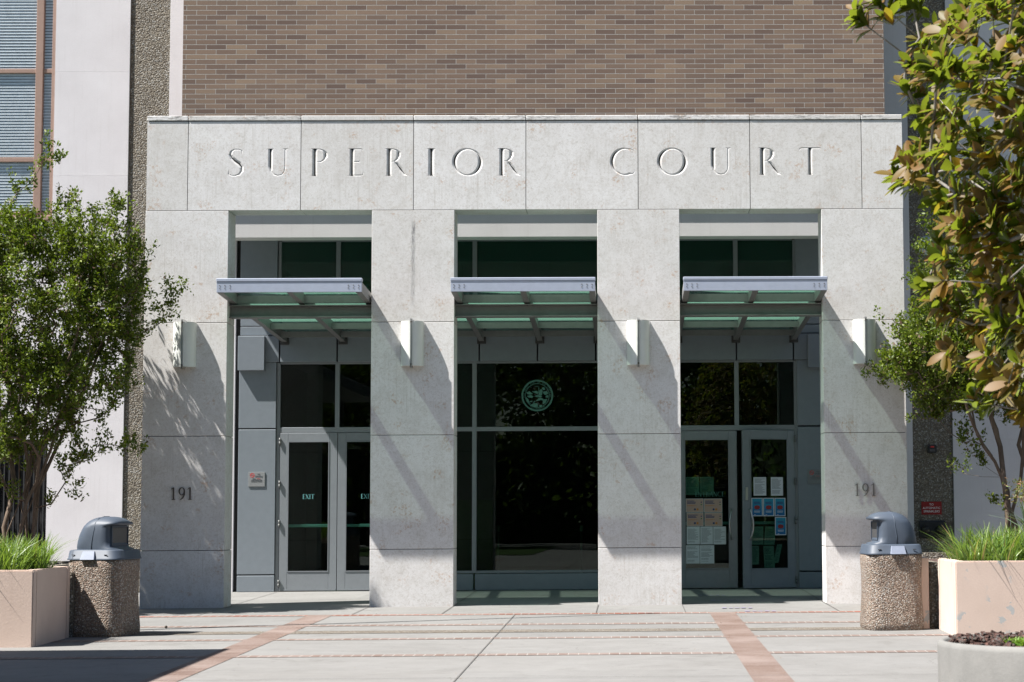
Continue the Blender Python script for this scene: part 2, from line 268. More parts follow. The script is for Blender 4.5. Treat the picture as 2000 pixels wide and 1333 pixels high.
# ------------------------------------------------------------------ mesh helpers
class MB:
    def __init__(s): s.v = []; s.f = []; s.mi = []; s.sm = []
    def add(s, v, f, mi=0, sm=False):
        o = len(s.v); s.v += [tuple(p) for p in v]; s.f += [tuple(i + o for i in q) for q in f]; s.mi += [mi] * len(f); s.sm += [sm] * len(f); return s
    def box(s, x0, x1, y0, y1, z0, z1, mi=0):
        v = [(x, y, z) for x in (x0, x1) for y in (y0, y1) for z in (z0, z1)]
        return s.add(v, [(0, 1, 3, 2), (4, 6, 7, 5), (0, 4, 5, 1), (2, 3, 7, 6), (0, 2, 6, 4), (1, 5, 7, 3)], mi)
    def cbox(s, x0, x1, y0, y1, z0, z1, c=.004, mi=0, seg=1):
        b = bmesh.new(); bmesh.ops.create_cube(b, size=1)
        for q in b.verts: q.co = Vector(((x0 + x1) / 2 + q.co.x * (x1 - x0), (y0 + y1) / 2 + q.co.y * (y1 - y0), (z0 + z1) / 2 + q.co.z * (z1 - z0)))
        bmesh.ops.bevel(b, geom=b.edges[:], offset=c, segments=seg, affect='EDGES')
        b.verts.ensure_lookup_table(); b.verts.index_update()
        s.add([q.co[:] for q in b.verts], [[q.index for q in f.verts] for f in b.faces], mi); b.free(); return s
    def prism(s, pts, axis, a, b_, mi=0):
        """polygon pts (2-D) extruded along axis 'x','y','z' from a to b_"""
        n = len(pts)
        def P(p, t): return {'x': (t, p[0], p[1]), 'y': (p[0], t, p[1]), 'z': (p[0], p[1], t)}[axis]
        v = [P(p, a) for p in pts] + [P(p, b_) for p in pts]
        f = [tuple(range(n)), tuple(range(2 * n - 1, n - 1, -1))] + [(i, i + n, (i + 1) % n + n, (i + 1) % n) for i in range(n)]
        return s.add(v, f, mi)
    def tube(s, pts, rad, n=8, mi=0, cap=True, sm=True):
        pts = [Vector(p) for p in pts]; m = len(pts)
        if isinstance(rad, (int, float)): rad = [rad] * m
        v = []; up = Vector((.13, .21, .97)).normalized()
        d0 = (pts[1] - pts[0]).normalized(); a = d0.cross(up)
        if a.length < .1: a = d0.cross(Vector((1, 0, 0)))
        a.normalize()
        for i in range(m):
            d = (pts[min(i + 1, m - 1)] - pts[max(i - 1, 0)]).normalized(); a = (a - d * a.dot(d)).normalized(); b = d.cross(a)
            for k in range(n):
                t = 2 * math.pi * k / n; v.append(pts[i] + (a * math.cos(t) + b * math.sin(t)) * rad[i])
        f = [(i * n + k, i * n + (k + 1) % n, (i + 1) * n + (k + 1) % n, (i + 1) * n + k) for i in range(m - 1) for k in range(n)]
        if cap: f += [tuple(range(n - 1, -1, -1)), tuple((m - 1) * n + k for k in range(n))]
        return s.add(v, f, mi, sm)
    def lathe(s, prof, c=(0, 0, 0), n=32, mi=0, sm=True):
        v = []; m = len(prof)
        for r, z in prof:
            for k in range(n):
                t = 2 * math.pi * k / n; v.append((c[0] + r * math.cos(t), c[1] + r * math.sin(t), c[2] + z))
        f = [(i * n + k, i * n + (k + 1) % n, (i + 1) * n + (k + 1) % n, (i + 1) * n + k) for i in range(m - 1) for k in range(n)]
        return s.add(v, f, mi, sm)
    def build(s, name, mats, parent=None, loc=None, local=False):
        me = bpy.data.meshes.new(name); off = Vector((0, 0, 0))
        if not local: off = parent_world(parent) if parent else Vector(loc or (0, 0, 0))
        me.from_pydata([tuple(Vector(p) - off) for p in s.v], [], s.f)
        for m in (mats if isinstance(mats, (list, tuple)) else [mats]): me.materials.append(m)
        me.polygons.foreach_set('material_index', s.mi); me.polygons.foreach_set('use_smooth', s.sm); me.update()
        o = bpy.data.objects.new(name, me); COL.objects.link(o)
        if parent: o.parent = parent
        else: o.location = loc or (0, 0, 0)
        return o
def parent_world(p):
    v = Vector((0, 0, 0))
    while p is not None: v = v + Vector(p.location); p = p.parent
    return v
def tag(o, label, cat, group=None, kind=None):
    if label: o['label'] = label
    if cat: o['category'] = cat
    if group: o['group'] = group
    if kind: o['kind'] = kind
    return o
def thing(name, label, cat, loc=(0, 0, 0), rz=0, group=None):
    o = bpy.data.objects.new(name, None); COL.objects.link(o); o.location = loc; o.rotation_euler = (0, 0, rz); o.empty_display_size = .2
    return tag(o, label, cat, group)
def dup(o, parent=None):
    c = o.copy(); COL.objects.link(c); c.parent = parent
    for ch in list(o.children): dup(ch, c)
    return c
def np_mesh(name, V, Fq, mat, parent=None, local=False):
    me = bpy.data.meshes.new(name); V = np.asarray(V, dtype=np.float32)
    if parent is not None and not local: V = V - np.array(parent_world(parent)[:], dtype=np.float32)
    me.vertices.add(len(V)); me.vertices.foreach_set('co', V.ravel()); k = Fq.shape[1]
    me.loops.add(Fq.size); me.loops.foreach_set('vertex_index', Fq.ravel().astype(np.int32)); me.polygons.add(len(Fq))
    me.polygons.foreach_set('loop_start', np.arange(0, Fq.size, k, dtype=np.int32)); me.polygons.foreach_set('loop_total', np.full(len(Fq), k, dtype=np.int32))
    me.update(calc_edges=True); me.validate(); me.materials.append(mat)
    o = bpy.data.objects.new(name, me); COL.objects.link(o)
    if parent is not None: o.parent = parent
    return o
def text(mb, body, size, x, y, z, align='CENTER', mi=0, M=None, th=.0015):
    cu = bpy.data.curves.new('t', 'FONT'); cu.body = body; cu.size = size; cu.align_x = align; cu.align_y = 'CENTER'; cu.extrude = th; cu.resolution_u = 2
    o = bpy.data.objects.new('t', cu); COL.objects.link(o); bpy.context.view_layer.update()
    me = bpy.data.meshes.new_from_object(o.evaluated_get(bpy.context.evaluated_depsgraph_get()))
    v = []
    for p in me.vertices:
        q = Vector((p.co.x, -p.co.z, p.co.y))
        if M: q = M @ q
        v.append((q.x + x, q.y + y, q.z + z))
    mb.add(v, [tuple(f.vertices) for f in me.polygons], mi)
    bpy.data.objects.remove(o); bpy.data.meshes.remove(me); bpy.data.curves.remove(cu)

# roman capitals as strokes: (x, y, width) along each stroke, cap height 1
def arc(cx, cy, rx, ry, a0, a1, w0, w1, n=14, thick=None):
    o = []
    for i in range(n + 1):
        a = R(a0 + (a1 - a0) * i / n)
        w = w0 + (w1 - w0) * abs(math.cos(a + R(12))) ** 1.4
        o.append((cx + rx * math.cos(a), cy + ry * math.sin(a), w))
    return o
T, H = .165, .062   # thick and thin strokes
def stem(x, y0=0., y1=1., w=T): return [[(x, y0, w * 1.25), (x, y0 + .06, w), (x, (y0 + y1) / 2, w * .95), (x, y1 - .06, w), (x, y1, w * 1.25)]]
def serif(x, y, l=.13): return [[(x - l, y, .012), (x - l * .5, y, H * .8), (x + l * .5, y, H * .8), (x + l, y, .012)]]
GL = {
 'I': (.36, stem(.18) + serif(.18, .02) + serif(.18, .98)),
 'S': (.56, [[(.50, .80, .02), (.49, .93, H), (.38, .975, .05), (.24, .975, .06), (.14, .90, .10), (.11, .78, .125), (.17, .66, .15), (.28, .55, .17), (.41, .45, .17), (.49, .34, .15), (.50, .20, .125), (.42, .08, .09), (.28, .025, .055), (.15, .03, .05), (.07, .08, H), (.055, .24, .02)]]),
 'U': (.84, [[(.16, 1, T * 1.2), (.16, .93, T), (.16, .35, T), (.19, .19, .10), (.28, .07, .08), (.42, .025, .06), (.56, .06, .05), (.65, .17, .05), (.68, .32, .06), (.68, .93, .06), (.68, 1, .08)]] + serif(.16, .98, .14) + serif(.68, .98, .12)),
 'P': (.64, stem(.17) + serif(.17, .02) + serif(.13, .98, .1) + [[(.13, .975, H), (.32, .975, .05), (.44, .93, .08), (.51, .83, .145), (.52, .72, .145), (.47, .60, .085), (.36, .52, .06), (.22, .515, .035)]]),
 'E': (.60, stem(.17) + serif(.15, .02) + serif(.13, .98, .1) + [[(.15, .975, H), (.46, .975, H), (.50, .97, .05), (.505, .86, .012)], [(.17, .52, H), (.40, .52, H)], [(.42, .60, .015), (.405, .52, .04), (.42, .44, .015)], [(.15, .025, H), (.46, .025, H), (.52, .04, .05), (.55, .17, .012)]]),
 'R': (.76, stem(.17) + serif(.17, .02) + serif(.13, .98, .1) + [[(.13, .975, H), (.30, .975, .05), (.41, .93, .08), (.47, .84, .145), (.475, .74, .145), (.43, .62, .11), (.33, .53, .06), (.18, .52, .035)], [(.33, .52, .04), (.40, .45, .13), (.54, .24, .16), (.66, .07, .12), (.73, .02, .045), (.82, 0, .01)]]),
 'O': (1.0, [arc(.5, .5, .43, .475, 0, 360, .062, .170, 40)]),
 'C': (.90, [[(.84, .78, .015), (.835, .90, .045), (.72, .96, .05)] + arc(.53, .5, .43, .475, 68, 292, .062, .170, 26) + [(.80, .055, .05), (.86, .11, .045), (.875, .22, .015)]]),
 'T': (.84, stem(.42) + serif(.42, .02) + [[(.02, .86, .012), (.05, .95, .055), (.10, .975, H), (.74, .975, H), (.79, .985, .055), (.82, .90, .012)]]),
 'X': (.8, [[(.10, 1, T), (.70, 0, T)], [(.68, 1, H), (.12, 0, H)]] + serif(.12, .98, .11) + serif(.68, .98, .1) + serif(.12, .02, .1) + serif(.70, .02, .12)),
 'N': (.86, [[(.16, 1, H), (.16, 0, H)], [(.14, 1, T), (.70, 0, T)], [(.70, 1, H), (.70, 0, H)]] + serif(.13, .98, .1) + serif(.16, .02, .1) + serif(.70, .98, .1)),
 'A': (.82, [[(.42, 1, H), (.12, 0, H)], [(.40, 1, T), (.70, 0, T)], [(.2, .36, H), (.6, .36, H)]] + serif(.12, .02, .1) + serif(.70, .02, .12)),
 '1': (.5, [[(.27, 0, .10), (.27, .9, .10), (.27, 1, .07)], [(.07, .84, .02), (.16, .90, .05), (.27, .985, .03)]] + serif(.27, .02, .16)),
 '9': (.62, [arc(.30, .68, .205, .29, 0, 360, .05, .105, 28), [(.505, .70, .10), (.50, .45, .10), (.42, .22, .085), (.28, .06, .06), (.12, -.02, .02)]]),
}
def stroke_sides(st):
    L, Rr = [], []
    n = len(st)
    for i in range(n):
        a = Vector(st[max(i - 1, 0)][:2]); b = Vector(st[min(i + 1, n - 1)][:2])
        if n > 8 and i in (0, n - 1) and (Vector(st[0][:2]) - Vector(st[-1][:2])).length < 1e-4: a = Vector(st[-2][:2]); b = Vector(st[1][:2])
        d = (b - a).normalized(); nn = Vector((-d.y, d.x)); p = Vector(st[i][:2]); w_ = st[i][2] / 2
        L.append(p + nn * w_); Rr.append(p - nn * w_)
    return L, Rr
def glyph_flat(mb, ch, x, z, h, y, M=None, th=.002, mi=0, boost=1.0):
    """solid strokes facing -Y, x = left, z = baseline"""
    for k, st in enumerate(GL[ch][1]):
        st = [(a, b, c * boost) for a, b, c in st]; L, Rr = stroke_sides(st); n = len(L); v = []
        for t_ in (0, 1):
            for q in L + Rr:
                p = Vector((x + q.x * h, y - .0004 * k - (th if t_ == 0 else 0), z + q.y * h)); v.append(p)
        m = 2 * n; f = []
        for i in range(n - 1):
            f += [(i, i + 1, n + i + 1, n + i), (m + i, m + n + i, m + n + i + 1, m + i + 1), (i, m + i, m + i + 1, i + 1), (n + i, n + i + 1, m + n + i + 1, m + n + i)]
        f += [(0, n, m + n, m), (n - 1, m + n - 1, m + 2 * n - 1, 2 * n - 1)]
        if M: v = [M @ p for p in v]
        mb.add(v, f, mi)
def glyph_cutter(ch, x, z, h, sx=1.0, k=.26, e=.004):
    """V shaped grooves: one closed wedge per stroke"""
    out = []
    for st in GL[ch][1]:
        L, Rr = stroke_sides(st); n = len(L); v = []; f = []
        closed = n > 8 and (Vector(st[0][:2]) - Vector(st[-1][:2])).length < 1e-4
        if closed: L, Rr, st = L[:-1], Rr[:-1], st[:-1]; n -= 1
        for i in range(n):
            c = Vector(st[i][:2]); dep = max(.0012, k * st[i][2] * h); g = 1 + e / dep
            for q, yy in ((c + (L[i] - c) * g, -e), (c + (Rr[i] - c) * g, -e), (c, dep)):
                v.append((x + q.x * h * sx, yy, z + q.y * h))
        m = n if closed else n - 1
        for i in range(m):
            a, b = 3 * i, 3 * ((i + 1) % n)
            f += [(a, a + 1, b + 1, b), (a + 1, a + 2, b + 2, b + 1), (a + 2, a, b, b + 2)]
        if not closed: f += [(0, 2, 1), (3 * n - 3, 3 * n - 2, 3 * n - 1)]
        out.append((v, f))
    return out
#--STRUCT--
# ------------------------------------------------------------------ ground
def sheet(name, x0, x1, y0, y1, lift, mat, kind='structure', label=None):
    mb = MB(); mb.add([(x0, y0, G(y0) + lift), (x1, y0, G(y0) + lift), (x1, y1, G(y1) + lift), (x0, y1, G(y1) + lift)], [(0, 1, 2, 3)])
    o = mb.build(name, mat); o['kind'] = kind
    return o
sheet('ground', -400, 400, -500, 8, 0, CONC)
LAWN = plain('lawn_green', (.035, .065, .015), .9, 0, .2, .35, 3)
for x0, x1, y0, y1 in ((-60, -13.5, -60, -4), (12.5, 60, -60, -4), (-13.5, -3.5, -60, -33), (1.5, 12.5, -60, -33)): sheet('lawn', x0, x1, y0, y1, .02, LAWN)
def rows(name, spans, mat, lift=.004):
    mb = MB()
    for (xa, xb, y0, y1) in spans:
        mb.add([(xa, y0, G(y0) + lift), (xb, y0, G(y0) + lift), (xb, y1, G(y1) + lift), (xa, y1, G(y1) + lift)], [(0, 1, 2, 3)])
    o = mb.build(name, mat); o['kind'] = 'structure'; return o
BX = [(-4.36, -4.02), (1.08, 1.43)]
for nm, y0, y1, mt in (('red_brick_row', -2.03, -1.80, RED_PAVER), ('brick_row', -4.05, -3.80, HEADER_PAVER), ('brick_row', -6.30, -6.08, HEADER_PAVER), ('brick_row', -8.53, -8.30, HEADER_PAVER), ('brick_row', -13.2, -12.95, HEADER_PAVER)):
    rows(nm, [(-22, BX[0][0], y0, y1), (BX[0][1], BX[1][0], y0, y1), (BX[1][1], 22, y0, y1)], mt)
rows('pebble_row', [(-22, BX[0][0], -5.30, -4.86), (BX[0][1], BX[1][0], -5.30, -4.86), (BX[1][1], 22, -5.30, -4.86)], PEB)
rows('brick_band', [(a, b, -26, -1.80) for a, b in BX], BAND_PAVER, .004)
mbj = []
for x in (-6.9, -1.55, 3.85, 6.6): mbj.append((x - .0045, x + .0045, -26, -2.03))
for x in (-5.88, -3.78, -2.56, -.46, .76, 2.86, 4.9, -8.6): mbj.append((x - .006, x + .006, -1.80, 4.3))
for y in (-10.9, -15.5, .55): mbj.append((-22, 22, y - .006, y + .006))
rows('paving_joint', mbj, plain('joint_dirt', (.085, .08, .075), .9), .008)

# ------------------------------------------------------------------ entrance portal
PT = .527; ZJ = [G(0), .8304, 2.490, 4.151, 5.811]; ZT = 7.137; XJ = [-1.509 + 1.66 * i for i in range(-3, 4)]; XL, XR = -7.092, 4.080
por = thing('entrance_portal', 'pale limestone portal of four square pillars under a carved lintel', 'portal', (-1.51, PT / 2, 0))
PC = [XJ[0], XJ[2], XJ[4], XJ[6]]; PW = 1.214
for k, x in enumerate(PC):
    mb = MB()
    for a, b in zip(ZJ[:-1], ZJ[1:]): mb.cbox(x - PW / 2, x + PW / 2, 0, PT, a + (.004 if a > .1 else -.03), b - .004, .004)
    mb.box(x - PW / 2 + .02, x + PW / 2 - .02, .02, PT - .02, -.05, 5.82, 1); mb.build('pillar', [STONE_STREAK if k == 1 else STONE, DARK], por)
def carve(mb, cutters, name, parent):
    base = mb.build('tmp', STONE, None, (0, 0, 0)); v = []; f = []
    cm = MB()
    for cv, cf in cutters: cm.add(cv, cf)
    bmx = bmesh.new(); co = cm.build('cut', STONE, None, (0, 0, 0)); bmx.from_mesh(co.data); 
    bmesh.ops.recalc_face_normals(bmx, faces=bmx.faces[:]); bmx.to_mesh(co.data); bmx.free()
    md = base.modifiers.new('b', 'BOOLEAN'); md.operation = 'DIFFERENCE'; md.solver = 'EXACT'; md.use_self = True; md.object = co
    bpy.context.view_layer.update()
    me = bpy.data.meshes.new_from_object(base.evaluated_get(bpy.context.evaluated_depsgraph_get()))
    bpy.data.objects.remove(base); bpy.data.objects.remove(co)
    me.transform(Matrix.Translation(-parent_world(parent))); me.materials.clear(); me.materials.append(STONE)
    for p in me.polygons: p.material_index = 0
    me.name = name; o = bpy.data.objects.new(name, me); COL.objects.link(o); o.parent = parent; return o
LET = [('S', -5.893, -5.668), ('U', -5.343, -5.0), ('P', -4.702, -4.435), ('E', -4.152, -3.898), ('R', -3.608, -3.225), ('I', -2.981, -2.833), ('O', -2.588, -2.160), ('R', -1.945, -1.562),
       ('C', -.254, .104), ('O', .444, .872), ('U', 1.195, 1.549), ('R', 1.917, 2.308), ('T', 2.534, 2.88)]
GB = {'S': (.05, .56), 'U': (.0, .82), 'P': (.0, .58), 'E': (.0, .56), 'R': (.0, .82), 'I': (.05, .31), 'O': (.02, .98), 'C': (.05, .88), 'T': (.0, .84)}
LZ, LH = 6.318, .412
xe = [XL] + XJ + [XR]
for i in range(len(xe) - 1):
    a, b = xe[i] + (.005 if i else 0), xe[i + 1] - (.005 if i < len(xe) - 2 else 0)
    mb = MB(); mb.box(a, b, 0, .3, 5.815, ZT)
    cut = []
    for ch, x0, x1 in LET:
        if a < (x0 + x1) / 2 < b:
            g0, g1 = GB[ch]; sx = (x1 - x0) / (LH * (g1 - g0))
            cut += glyph_cutter(ch, x0 - g0 * LH * sx, LZ, LH, sx)
    if cut: carve(mb, cut, 'lintel_panel', por)
    else: mb.build('lintel_panel', STONE, por)
    MB().cbox(a, b, .302, PT, 5.815, ZT, .004).build('lintel_back_panel', STONE, por)
    MB().cbox(a, b, -.012, PT + .02, 7.150, 7.222, .006).build('coping_stone', COPING, por)
MB().box(XL + .02, XR - .02, .012, PT - .02, 5.83, 7.20).build('lintel_core', DARK, por)
# ------------------------------------------------------------------ court building behind
YW = 4.5; YB = 2.70; OX0, OX1 = -7.21, 4.19
bld = thing('court_building', 'tan brick and white stucco court building with glazed entrance behind the stone portal', 'building', (-1.51, YW, 0))
def part(mb, name, m, lab=None, parent=None):
    o = mb.build(name, m, parent or bld)
    if lab: o['label'] = lab
    return o
part(MB().box(OX0, OX1, YB, 4.9, 6.36, 22), 'brick_wall', BRICK)
part(MB().cbox(OX0 + .02, OX1 - .02, YB + .08, YB + .42, 5.79, 6.36, .006), 'stucco_beam', BEAMST)
part(MB().box(OX0 + .02, OX1 - .02, YB + .421, YW + .3, 6.16, 6.34), 'soffit', BEAMST)
# left and right wings (mirror about x = -1.51)
def wing(sg):
    X = lambda x: -1.51 + sg * (x + 1.51)      # x given for the left side
    def bx(a, b, *r, **k):
        a, b = sorted((X(a), X(b))); return MB().cbox(a, b, *r, **k)
    for z0, z1 in ((-.1, 2.53), (2.532, 4.2), (4.202, 7.10), (7.102, 8.9), (8.902, 12.2)):
        part(bx(-9.79, -8.52, YW - .02, YW + .5, z0, z1, c=.001), 'stucco_wall', WHITE)
    part(bx(-8.52, -7.84, YW + .006, YW + .5, -.1, 12.2, c=.003), 'pebble_column', AGG)
    part(bx(-7.84, -6.66, YW - .02, YW + .5, -.1, 12.2, c=.003), 'stucco_strip', WHITE)
    part(bx(-8.525, -8.515, YW - .022, YW + .1, -.1, 12.2, c=.001), 'edge_trim', CANG)
    part(bx(-16, -9.79, YW + .12, YW + .5, 2.62, 6.35, c=.003), 'stucco_wall', WHITE)
    part(bx(-16, -12.6, YW - .02, YW + .5, -.1, 12.2, c=.003), 'stucco_wall', WHITE)
    # tall window with brown frame
    wf = MB(); y = YW + .10
    for a, b in ((-12.6, -12.5), (-11.3, -11.2), (-10.14, -10.015), (-9.865, -9.792)): a, b = sorted((X(a), X(b))); wf.cbox(a, b, y - .06, y + .05, 6.49, 12.2, .006)
    for z in (6.42, 7.36, 8.90, 10.4):
        a, b = sorted((X(-12.6), X(-9.8))); wf.cbox(a, b, y - .035, y + .04, z, z + .075, .006)
    a, b = sorted((X(-12.6), X(-9.8))); wf.cbox(a, b, y - .10, y + .04, 6.35, 6.42, .006)
    a_, b_ = sorted((X(-10.125), X(-10.03))); 
    w = part(wf, 'window', BROWN, 'tall brown-framed window with horizontal blinds')
    a, b = sorted((X(-12.55), X(-9.85))); MB().box(a, b, y - .004, y + .004, 6.45, 12.1).build('pane', WGLASS, w)
    bl = MB()
    for z in np.arange(6.47, 12.1, .052): bl.add([(a, y + .012, z), (b, y + .012, z), (b, y + .024, z + .041), (a, y + .024, z + .041)], [(0, 1, 2, 3)])
    o = bl.build('blind', BLIND, w)
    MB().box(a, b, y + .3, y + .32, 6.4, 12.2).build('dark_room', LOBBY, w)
    # dark louvred opening low down
    lv = MB(); a, b = sorted((X(-12.6), X(-9.79)))
    for x in np.arange(a + .03, b, .082): lv.box(x, x + .022, YW + .0, YW + .08, .05, 2.60)
    lv.box(a, b, YW + .4, YW + .42, -.05, 2.62); part(lv, 'louvre', BLACK, 'dark opening with thin vertical bars')
wing(-1 if False else 1); wing(-1)
part(MB().box(-16, 13, YW + .5, YW + .8, 6.2, 12.2), 'back_wall', LOBBY)
# entry: metal panels
PB = []   # (x0,x1) panel bays between bracket lines
CB = [-4.93, -1.545, 1.83]          # canopy / bay centre lines at the wall
LINES = [-5.90, -4.93, -3.94, -2.53, -1.545, -.56, .85, 1.83, 2.80]
mb = MB()
xs = [-6.58] + LINES + [3.48]
for a, b in zip(xs[:-1], xs[1:]):
    mb.cbox(a + .012, b - .012, YW - .10, YW + .1, 3.90, 4.345, .004)
    mb.cbox(a + .012, b - .012, YW - .07, YW + .1, 4.36, 4.50, .004); mb.cbox(a + .012, b - .012, YW - .07, YW + .1, 4.515, 4.95, .004)
part(mb, 'fascia_panel', METAL)
for sg in (1, -1):
    X = lambda x: -1.55 + sg * (x + 1.55)
    for z0, z1 in ((.04, .315), (.33, 2.765), (2.78, 3.90), (4.955, 5.99)):
        a, b = sorted((X(-6.58), X(-5.955))); part(MB().cbox(a, b, YW - .07, YW + .1, z0 + .004, z1 - .004, .005), 'metal_panel', METAL)
    a, b = sorted((X(-6.585), X(-6.14))); part(MB().cbox(a, b, YW - .19, YW - .05, 3.755, 4.335, .005), 'stepped_panel', METAL)
    a, b = sorted((X(-6.66), X(-6.585))); part(MB().box(a, b, YW + .04, YW + .3, 0, 6.1), 'reveal', DARK)
part(MB().box(-6.6, 3.5, YW + .101, YW + .14, 3.87, 4.94), 'panel_backing', DARK)
# glazing frames
fr = MB(); Y0, Y1 = YW - .035, YW + .05
def V_(x, z0, z1, w=.075): fr.cbox(x - w / 2, x + w / 2, Y0, Y1, z0, z1, .004)
def H_(x0, x1, z, h=.07): fr.cbox(x0, x1, Y0 + .003, Y1 - .003, z, z + h, .004)
JL, JR = -5.92, 2.835
for x in (JL, -3.905, .765, JR): V_(x, .04, 3.89, .06); 
for x in (JL, JR): V_(x, 4.95, 5.96, .05)
for x in (-4.93, 1.83): V_(x, 2.79, 3.89)
for x in (-4.93, -2.615, -.475, 1.83): V_(x, 4.95, 5.96)
for x in (-2.615, -.475): V_(x, .33, 3.89)
H_(-3.875, .735, .325, .045); H_(-3.875, .735, 2.715, .072)
for a, b in ((JL + .03, -3.935), (.795, JR - .03)): H_(a, b, 2.705, .09)
for a, b in ((JL + .03, -3.935), (-3.875, .735), (.795, JR - .03)): H_(a, b, 3.865, .035)
H_(JL + .03, JR - .03, 5.955, .04)
win = part(fr, 'window_frame', FRAME)
mb = MB()
for a, b in ((-3.875, -2.63), (-2.60, -.49), (-.46, .735)): mb.cbox(a, b, YW - .05, YW + .1, .045, .315, .005)
part(mb, 'base_panel', METAL)
def pane(x0, x1, z0, z1, m=GLASS): return part(MB().box(x0, x1, YW, YW + .008, z0, z1), 'pane', m, None, win)
for a, b in ((JL + .03, -4.97), (-4.89, -3.935), (.795, 1.79), (1.87, JR - .03)): pane(a, b, 2.795, 3.865)
for a, b in ((-3.875, -2.655), (-2.575, -.515), (-.435, .735)): pane(a, b, .37, 2.715); pane(a, b, 2.787, 3.865)
for a, b in ((JL + .025, -4.97), (-4.89, -2.655), (-2.575, -.515), (-.435, 1.79), (1.87, JR - .025)): pane(a, b, 4.95, 5.955, UGLASS)
# lobby behind the glass
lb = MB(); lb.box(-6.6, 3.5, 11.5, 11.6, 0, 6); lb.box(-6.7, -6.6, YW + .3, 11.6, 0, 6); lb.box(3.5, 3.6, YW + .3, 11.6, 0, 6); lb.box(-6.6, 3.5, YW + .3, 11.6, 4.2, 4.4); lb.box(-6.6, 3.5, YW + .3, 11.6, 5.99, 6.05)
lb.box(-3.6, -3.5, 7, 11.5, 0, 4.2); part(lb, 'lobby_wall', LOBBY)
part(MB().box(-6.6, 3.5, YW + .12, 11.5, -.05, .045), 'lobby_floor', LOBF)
# doors
def door(hx, x0, x1, swing=0., name='door', lab=None, handle=None):
    """leaf from x0 to x1 (wall coordinates) hinged at hx"""
    M = Matrix.Translation((hx, YW - .02, 0)) @ Matrix.Rotation(swing, 4, 'Z') @ Matrix.Translation((-hx, 0, 0))
    d = bpy.data.objects.new(name, None); 
    mb = MB(); st_ = .135; z0, z1 = .055, 2.70
    mb.cbox(x0, x0 + st_, -.022, .022, z0, z1, .004); mb.cbox(x1 - st_, x1, -.022, .022, z0, z1, .004)
    mb.cbox(x0 + st_, x1 - st_, -.021, .021, z0, .37, .004); mb.cbox(x0 + st_, x1 - st_, -.021, .021, 2.56, z1, .004)
    for (a, b, c, e) in ((x0 + st_, x1 - st_, .37, .385), (x0 + st_, x1 - st_, 2.545, 2.56), (x0 + st_, x0 + st_ + .014, .385, 2.545), (x1 - st_ - .014, x1 - st_, .385, 2.545)): mb.box(a, b, -.03, -.012, c, e)
    mb.box(x0 + .01, x1 - .01, -.028, -.022, z0 + .002, z0 + .028)
    def T_(m_): m_.v = [tuple(M @ Vector(p)) for p in m_.v]; return m_
    o = part(T_(mb), name, FRAME, lab)
    T_(MB().box(x0 + st_, x1 - st_, -.004, .004, .37, 2.56)).build('pane', DGLASS, o)
    pb = MB().cbox(x0 + st_ - .02, x1 - st_ + .02, .05, .09, 1.115, 1.165, .006); T_(pb).build('push_bar', BAR, o)
    if handle:
        s = 1 if handle == 'r' else -1; xh = (x1 - .10) if s > 0 else (x0 + .11)
        pts = [(xh, -.02, 1.37), (xh, -.07, 1.365), (xh - s * .012, -.10, 1.30), (xh - s * .03, -.115, 1.20), (xh - s * .035, -.118, 1.12), (xh - s * .03, -.115, 1.02), (xh - s * .012, -.10, .93), (xh, -.07, .875), (xh, -.02, .87)]
        T_(MB().tube(pts, .0125, 8)).build('handle', STEEL, o)
        if s < 0:
            T_(MB().cbox(x0 + .045, x0 + .09, -.032, -.02, 1.52, 1.74, .004)).build('lock_plate', STEEL, o)
    for z in (.12, 1.12, 1.78, 2.5): 
        hm = MB(); hm.lathe([(.001, 0), (.016, 0), (.016, .055), (.011, .056), (.011, .061), (.016, .062), (.016, .117), (.001, .117)], (hx, -.045, z), 8)
        hm.box(hx - .011, hx + .011, -.034, -.015, z + .002, z + .115); T_(hm).build('hinge', CANG, o)
    return o, M
d1, M1 = door(-5.885, -5.885, -4.922, 0, 'door', 'left exit door of the left bay, closed')
d2, M2 = door(-3.94, -4.912, -3.94, 0, 'door', 'right exit door of the left bay, half hidden by a pillar')
d3, M3 = door(.80, .80, 1.825, 0, 'door', 'closed entrance door covered with notices', 'r')
d4, M4 = door(2.80, 1.845, 2.80, R(19), 'door', 'entrance door standing ajar with blue posters', 'l')
for dd, Mx, xc, body in ((d1, M1, -5.40, 'EXIT'), (d2, M2, -4.42, 'EXIT'), (d3, M3, 1.36, 'ENTRANCE')):
    mb = MB(); hh = .078; x = 0; adv = [GL[c][0] * hh * 1.02 for c in body]; x = xc - sum(adv) / 2
    for c, a in zip(body, adv): glyph_flat(mb, c, x, 1.59, hh, .0, None, .0015, 0, .72); x += a
    mb.v = [tuple(Mx @ Vector((p[0], p[1] - .006, p[2]))) for p in mb.v]; mb.build('lettering', TEAL if body == 'EXIT' else SEALC, dd)
